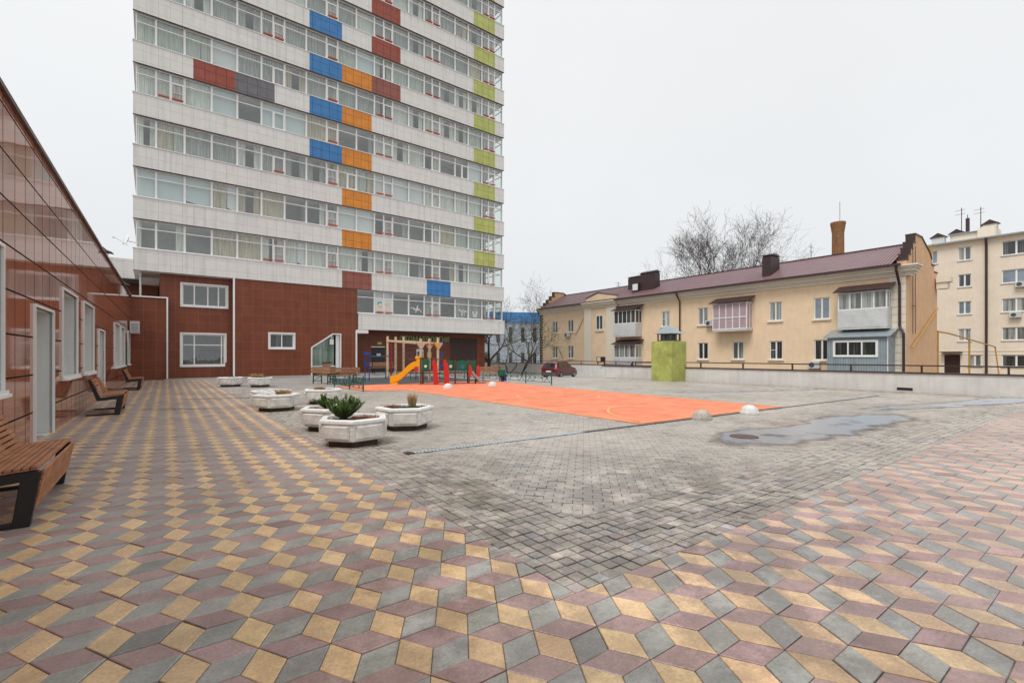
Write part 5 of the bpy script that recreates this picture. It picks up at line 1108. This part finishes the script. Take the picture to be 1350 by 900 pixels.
# ------------------------------------------------------------------ green fences
def fence(name,pts,lab,h=.62):
    r=empty(name,(pts[0][0],pts[0][1],0),0,lab,'fence'); ox,oy=pts[0]
    for (a,b_) in zip(pts,pts[1:]):
        A_=Vector((a[0]-ox,a[1]-oy,0)); B_=Vector((b_[0]-ox,b_[1]-oy,0)); d=B_-A_
        p=MB()
        for z in (.12,h-.08): p.bar(A_+Vector((0,0,z)),B_+Vector((0,0,z)),.025)
        U=lambda t,z: A_+d*t+Vector((0,0,z))
        p.bar(U(.06,.12),U(.28,h-.08),.018); p.bar(U(.28,.12),U(.06,h-.08),.018); p.bar(U(.94,.12),U(.72,h-.08),.018); p.bar(U(.72,.12),U(.94,h-.08),.018)
        p.bar(U(.33,.12),U(.33,h-.08),.018); p.bar(U(.67,.12),U(.67,h-.08),.018); p.bar(U(.33,.33),U(.67,.33),.018)
        for t in (.17,.38,.62,.83): p.tube([U(t,.29),U(t,.37)],[.03,.03],6)
        p.build('panel',M['green_metal'],r)
    for a in pts:
        p=MB(); p.tube([(a[0]-ox,a[1]-oy,-.02),(a[0]-ox,a[1]-oy,h)],.03,8); p.build('post',M['green_metal'],r)
fence('metal_fence',[(15.35,17.6),(15.3,19.6),(15.25,21.6),(15.2,23.6),(15.1,25.6),(15.0,27.6)],'low green metal fence with crossed bars on the right side of the court')
fence('metal_fence',[(6.42,18.86),(6.38,20.5),(6.34,22.6)],'low green metal fence in front of the bench left of the court')
fence('metal_fence',[(14.9,27.8),(13.0,28.0),(11.0,28.2)],'low green metal fence behind the climbing frame')

# ------------------------------------------------------------------ park benches (plank)
def park_bench(loc,rz,lab,legs='green_metal',L=1.8,wood='wood_grey'):
    r=empty('park_bench',loc,rz,lab,'bench')
    s=MB(); 
    for k in range(3): s.box(-L/2,L/2,-.05+k*.15,.08+k*.15,.43,.47)
    s.build('seat',M[wood],r); s=MB()
    for k in range(2): s.box(-L/2,L/2,-.13,-.10,.55+k*.15,.68+k*.15)
    s.build('backrest',M[wood],r)
    for x in (-L/2+.2,L/2-.2):
        l=MB(); l.bar((x,.35,0),(x,.33,.43),.045); l.bar((x,-.12,0),(x,-.09,.84),.045); l.bar((x,-.1,.41),(x,.36,.41),.04); l.bar((x,-.1,.12),(x,.34,.12),.03); l.bar((x,-.1,.12),(x,.33,.4),.02); l.build('leg',M[legs],r)
    return r
park_bench((7.47,24.9,0),R(2),'plank bench seen from behind the left green fence',L=1.6); park_bench((6.5,25.3,0),R(-75),'plank bench seen nearly end-on left of the fence')
park_bench((14.5,22.0,0),R(158),'plank bench with brown legs beside the small slide','brownpost'); park_bench((13.2,34.6,.1),R(181),'plank bench against the brown wall behind the climbing frame','black')
b=empty('litter_bin',(15.0,21.4,0),0,'small green litter bin on a blue stand beside the fence','bin'); m_=MB(); m_.lathe([(.14,.3),(.2,.36),(.2,.66),(.17,.68)],12); m_.build('bin',M['gpl'],b)
m_=MB(); m_.box(-.03,.03,-.03,.03,0,.6); m_.box(.1,.26,-.12,.12,.05,.42,1); m_.build('stand',[M['brownpost'],M['bpl']],b)
b=empty('litter_bin',(9.3,35.0,.06),0,'wood-faced litter bin beside the black entrance door','bin'); m_=MB(); m_.box(-.22,.22,-.22,.22,.1,.85); m_.build('bin',M['wood_grey'],b); m_=MB(); m_.box(-.25,.25,-.25,.25,.851,.92); m_.build('lid',M['black'],b); m_=MB(); m_.box(-.2,.2,-.2,.2,0,.1); m_.build('foot',M['black'],b)

# ------------------------------------------------------------------ play equipment
cf=empty('climbing_frame',(11.8,27.5,0),0,'tall pine climbing frame with red bars, blue rungs and a yellow gusset','climbing frame')
PO=[(-.12,2.1),(.64,2.6),(1.2,2.6),(.05,-2.5),(.72,-2.25),(1.15,-2.5)]; HT=[2.7,2.7,2.72,2.42,2.45,2.5]
for (x,y),h in zip(PO,HT):
    m_=MB(); m_.tube([(x,y,0),(x,y,h)],.075,10); m_.build('post',M['pine'],cf)
for a,b_ in ((0,3),(1,4),(2,5)):
    m_=MB(); m_.bar((*PO[a],2.42),(*PO[b_],2.15),.09,.12); m_.build('beam',M['pine'],cf)
m_=MB()
for (x,y) in PO[3:]:
    m_.prism([(x-.3,2.2),(x+.3,2.2),(x+.08,1.85),(x-.08,1.85)],y-.06,y+.06,ax='y')
m_.build('arch_panel',M['pine'],cf)
m_=MB(); m_.bar((*PO[0],2.36),(*PO[1],2.36),.06); m_.bar((*PO[1],2.36),(*PO[2],2.36),.06)
m_.bar((*PO[3],2.08),(*PO[4],2.10),.07); m_.bar((*PO[4],2.10),(*PO[5],2.12),.07); m_.tube([(.2,2.3,0),(.2,2.3,2.4)],.05,8); m_.build('red_bar',M['red'],cf)
m_=MB()
for k in range(5): z=.6+k*.33; m_.bar((PO[0][0],PO[0][1],z),(PO[1][0],PO[1][1],z),.03)
for k in range(4): z=1.0+k*.3; m_.bar((PO[2][0],PO[2][1],z),(PO[3][0],PO[3][1],z),.025)
m_.build('rung',M['bpl'],cf)
m_=MB(); m_.prism([(.85,2.2),(1.15,2.2),(1.15,1.75)],-2.6,-2.56,ax='y'); m_.build('yellow_gusset',M['yellow'],cf)
m_=MB()
for k in range(3): z=.6+k*.62; m_.prism([(1.2,z),(1.55,z+.28),(1.2,z+.56),(1.22,z+.42),(1.4,z+.28),(1.22,z+.14)],-2.52,-2.48,ax='y')
m_.build('blue_zigzag_step',M['bpl'],cf)
pb2=empty('pull_up_bar',(9.0,25.8,0),0,'blue pull-up bar with twin posts and a round sign beside the black door','exercise bar')
for x in (-.12,.12):
    m_=MB(); m_.tube([(x,0,0),(x,0,1.5)],.028,8); m_.build('post',M['bpl'],pb2)
m_=MB(); m_.box(-.1,.1,-.015,.015,.85,1.1); m_.lathe([(0,0),(.17,0),(.17,.16),(0,.16)],12,(0,0,1.48)); m_.build('panel',M['bpl'],pb2)
m_=MB(); m_.tube([(0,0,1.4),(2.7,3.6,1.4)],.03,8); m_.build('bar',M['bpl'],pb2)
# yellow slide tower
ps=empty('play_tower',(10.35,21.9,0),R(-34),'small play tower with yellow slide, green panel and red ladder','playground tower')
m_=MB()
xs=[i/14 for i in range(15)]
def slz(t): return .98-.80*(1/(1+math.exp(-7*(t-.45)))) if t<.95 else .18
secs=[]
for t in xs:
    x=-.1-t*1.35; z=slz(t); secs.append([(x,-.30,z+.24),(x,-.24,z+.24),(x,-.2,z+.02),(x,.2,z+.02),(x,.24,z+.24),(x,.30,z+.24),(x,.26,z-.1),(x,-.26,z-.1)])
loft(m_,secs); m_.box(-1.45,-1.1,-.24,.24,0,.14); m_.box(-.12,.02,-.28,-.22,.9,1.32); m_.box(-.12,.02,.22,.28,.9,1.32); m_.box(-.2,.05,-.28,.28,1.28,1.42); m_.build('slide',M['yellow'],ps)
m_=MB(); m_.lathe([(0,0),(.12,0),(.12,.03),(0,.03)],14); o=m_.build('red_disc',M['red'],ps); o.rotation_euler=(R(90),0,0); o.location=(-.15,-.3,.78)
for x,y in ((.08,-.35),(.08,.35),(.75,-.35),(.75,.35)):
    m_=MB(); m_.tube([(x,y,0),(x,y,1.35)],.045,8); m_.build('post',M['brownpost'],ps)
m_=MB(); m_.box(.08,.75,-.35,.35,.66,.72); m_.build('platform',M['brownpost'],ps)
m_=MB(); m_.box(.16,.5,-.42,-.39,.72,1.25); m_.build('green_panel',M['gpl'],ps); m_=MB(); m_.lathe([(0,0),(.07,0),(.07,.02),(0,.02)],12); o=m_.build('white_disc',M['paper'],ps); o.rotation_euler=(R(90),0,0); o.location=(.33,-.43,.92)
for x0,y in ((.72,-.62),(1.25,-.5)):
    m_=MB(); m_.prism([(x0-.05,1.2),(x0+.08,1.24),(x0+.2,.95),(x0+.27,.0),(x0+.02,.0),(x0+.0,.6)],y,y+.06,ax='y'); m_.build('red_side',M['red'],ps)
m_=MB()
for k in range(5): z=.12+k*.2; m_.box(.93,1.3,-.52+.06*k,-.42+.06*k,z,z+.04)
m_.build('ladder_step',M['brownpost'],ps)
# second play module with steel slide
pm_=empty('play_module',(12.3,21.2,0),R(-18),'low play module with green panels, red discs and a steel slide','playground tower')
for x,y in ((-.75,0),(-.35,-.25),(.35,-.3),(.75,-.1),(-.6,.6),(.5,.6)):
    m_=MB(); m_.tube([(x,y,0),(x,y,1.22)],.045,8); m_.build('post',M['brownpost'],pm_)
for x0,x1,y in ((-.72,-.4,-.1),(-.3,.3,-.3),(.4,.7,-.25)):
    m_=MB(); m_.prism([(x0,.66),(x1,.66),(x1,1.15),((x0+x1)/2,1.22),(x0,1.15)],y-.02,y+.02,ax='y'); m_.build('green_panel',M['gpl'],pm_)
m_=MB(); m_.lathe([(0,0),(.08,0),(.08,.02),(0,.02)],12); o=m_.build('white_disc',M['paper'],pm_); o.rotation_euler=(R(90),0,0); o.location=(-.56,-.13,.9)
m_=MB(); m_.lathe([(0,0),(.13,0),(.13,.02),(0,.02)],14); o=m_.build('blue_disc',mat('teal_disc',(.02,.14,.2),.5),pm_); o.rotation_euler=(R(90),0,0); o.location=(0,-.33,.88)
m_=MB(); m_.box(-.7,.7,-.2,.6,.55,.6); m_.build('platform',M['brownpost'],pm_)
for x in (.36,.8):
    m_=MB(); m_.prism([(x-.09,.4),(x+.06,.35),(x+.1,.75),(x,1.0),(x-.06,.9)],-.55,-.5,ax='y'); m_.build('red_side',M['red'],pm_)
m_=MB(); m_.prism([(.42,.62),(.5,.66),(.9,.2),(1.2,.1),(1.2,.03),(.85,.08)],-.55,-.1,ax='y'); m_.build('slide',M['steel'],pm_)
m_=MB(); m_.bar((-.75,0,1.25),(-2.6,.7,1.25),.05); m_.bar((-.75,0,.55),(-2.6,.7,.55),.04)
for k in range(8): t=(k+.5)/8; m_.bar((-.75-1.85*t,.7*t,.2),(-.75-1.85*t,.7*t,1.2),.025)
m_.build('bridge_rail',M['brownpost'],pm_)

# ------------------------------------------------------------------ sky, light, camera
w=bpy.data.worlds.new('World'); scene.world=w; w.use_nodes=True; nt=w.node_tree; N=nt.nodes.new; L=nt.links.new; bg=nt.nodes['Background']
sky=N('ShaderNodeTexSky'); sky.sky_type='NISHITA'; sky.sun_disc=False; sky.sun_elevation=R(42); sky.sun_rotation=R(254); sky.air_density=1.5; sky.dust_density=6
hs_=N('ShaderNodeHueSaturation'); hs_.inputs['Saturation'].default_value=.12; hs_.inputs['Value'].default_value=.05; L(sky.outputs[0],hs_.inputs['Color'])
tcx=N('ShaderNodeTexCoord'); sx=N('ShaderNodeSeparateXYZ'); L(tcx.outputs['Generated'],sx.inputs[0])
cr=N('ShaderNodeValToRGB'); L(sx.outputs['Z'],cr.inputs['Fac']); e=cr.color_ramp.elements; e[0].position=0; e[0].color=(.85,.873,.90,1); e[1].position=.9; e[1].color=(1.03,1.04,1.05,1)
e2=cr.color_ramp.elements.new(.35); e2.color=(.905,.925,.945,1)
cn=N('ShaderNodeTexNoise'); cn.inputs['Scale'].default_value=1.3; cn.inputs['Detail'].default_value=4; L(tcx.outputs['Generated'],cn.inputs['Vector'])
cm2=N('ShaderNodeMapRange'); cm2.inputs['From Min'].default_value=.3; cm2.inputs['From Max'].default_value=.7; cm2.inputs['To Min'].default_value=.94; cm2.inputs['To Max'].default_value=1.035; L(cn.outputs['Fac'],cm2.inputs['Value'])
vs_=N('ShaderNodeVectorMath'); vs_.operation='SCALE'; L(cr.outputs[0],vs_.inputs[0]); L(cm2.outputs['Result'],vs_.inputs['Scale'])
mx=N('ShaderNodeMix'); mx.data_type='RGBA'; mx.inputs['Factor'].default_value=.88; L(hs_.outputs[0],mx.inputs['A']); L(vs_.outputs[0],mx.inputs['B']); L(mx.outputs['Result'],bg.inputs['Color']); bg.inputs['Strength'].default_value=1.05
sl=bpy.data.lights.new('sun','SUN'); sl.energy=2.0; sl.angle=R(24); sl.color=(1,.97,.93); so_=bpy.data.objects.new('sun',sl); COL.objects.link(so_)
sd_=Vector((-.35,-.35,-.9)); sd_=Vector((.5,.14,-.85)); so_.rotation_euler=sd_.to_track_quat('-Z','Y').to_euler()
cam=bpy.data.cameras.new('camera'); cam.sensor_width=36; cam.lens=622/1350*36; cam.shift_y=18.4/1350; cam.clip_end=2000; cam.clip_start=.05
co=bpy.data.objects.new('camera',cam); COL.objects.link(co); co.location=(0,0,1.455); co.rotation_euler=(R(90),0,-PH); scene.camera=co
scene.view_settings.view_transform='Standard'; scene.view_settings.look='None'; scene.view_settings.exposure=0
scene.cycles.max_bounces=8; scene.cycles.transparent_max_bounces=12; scene.cycles.use_denoising=True
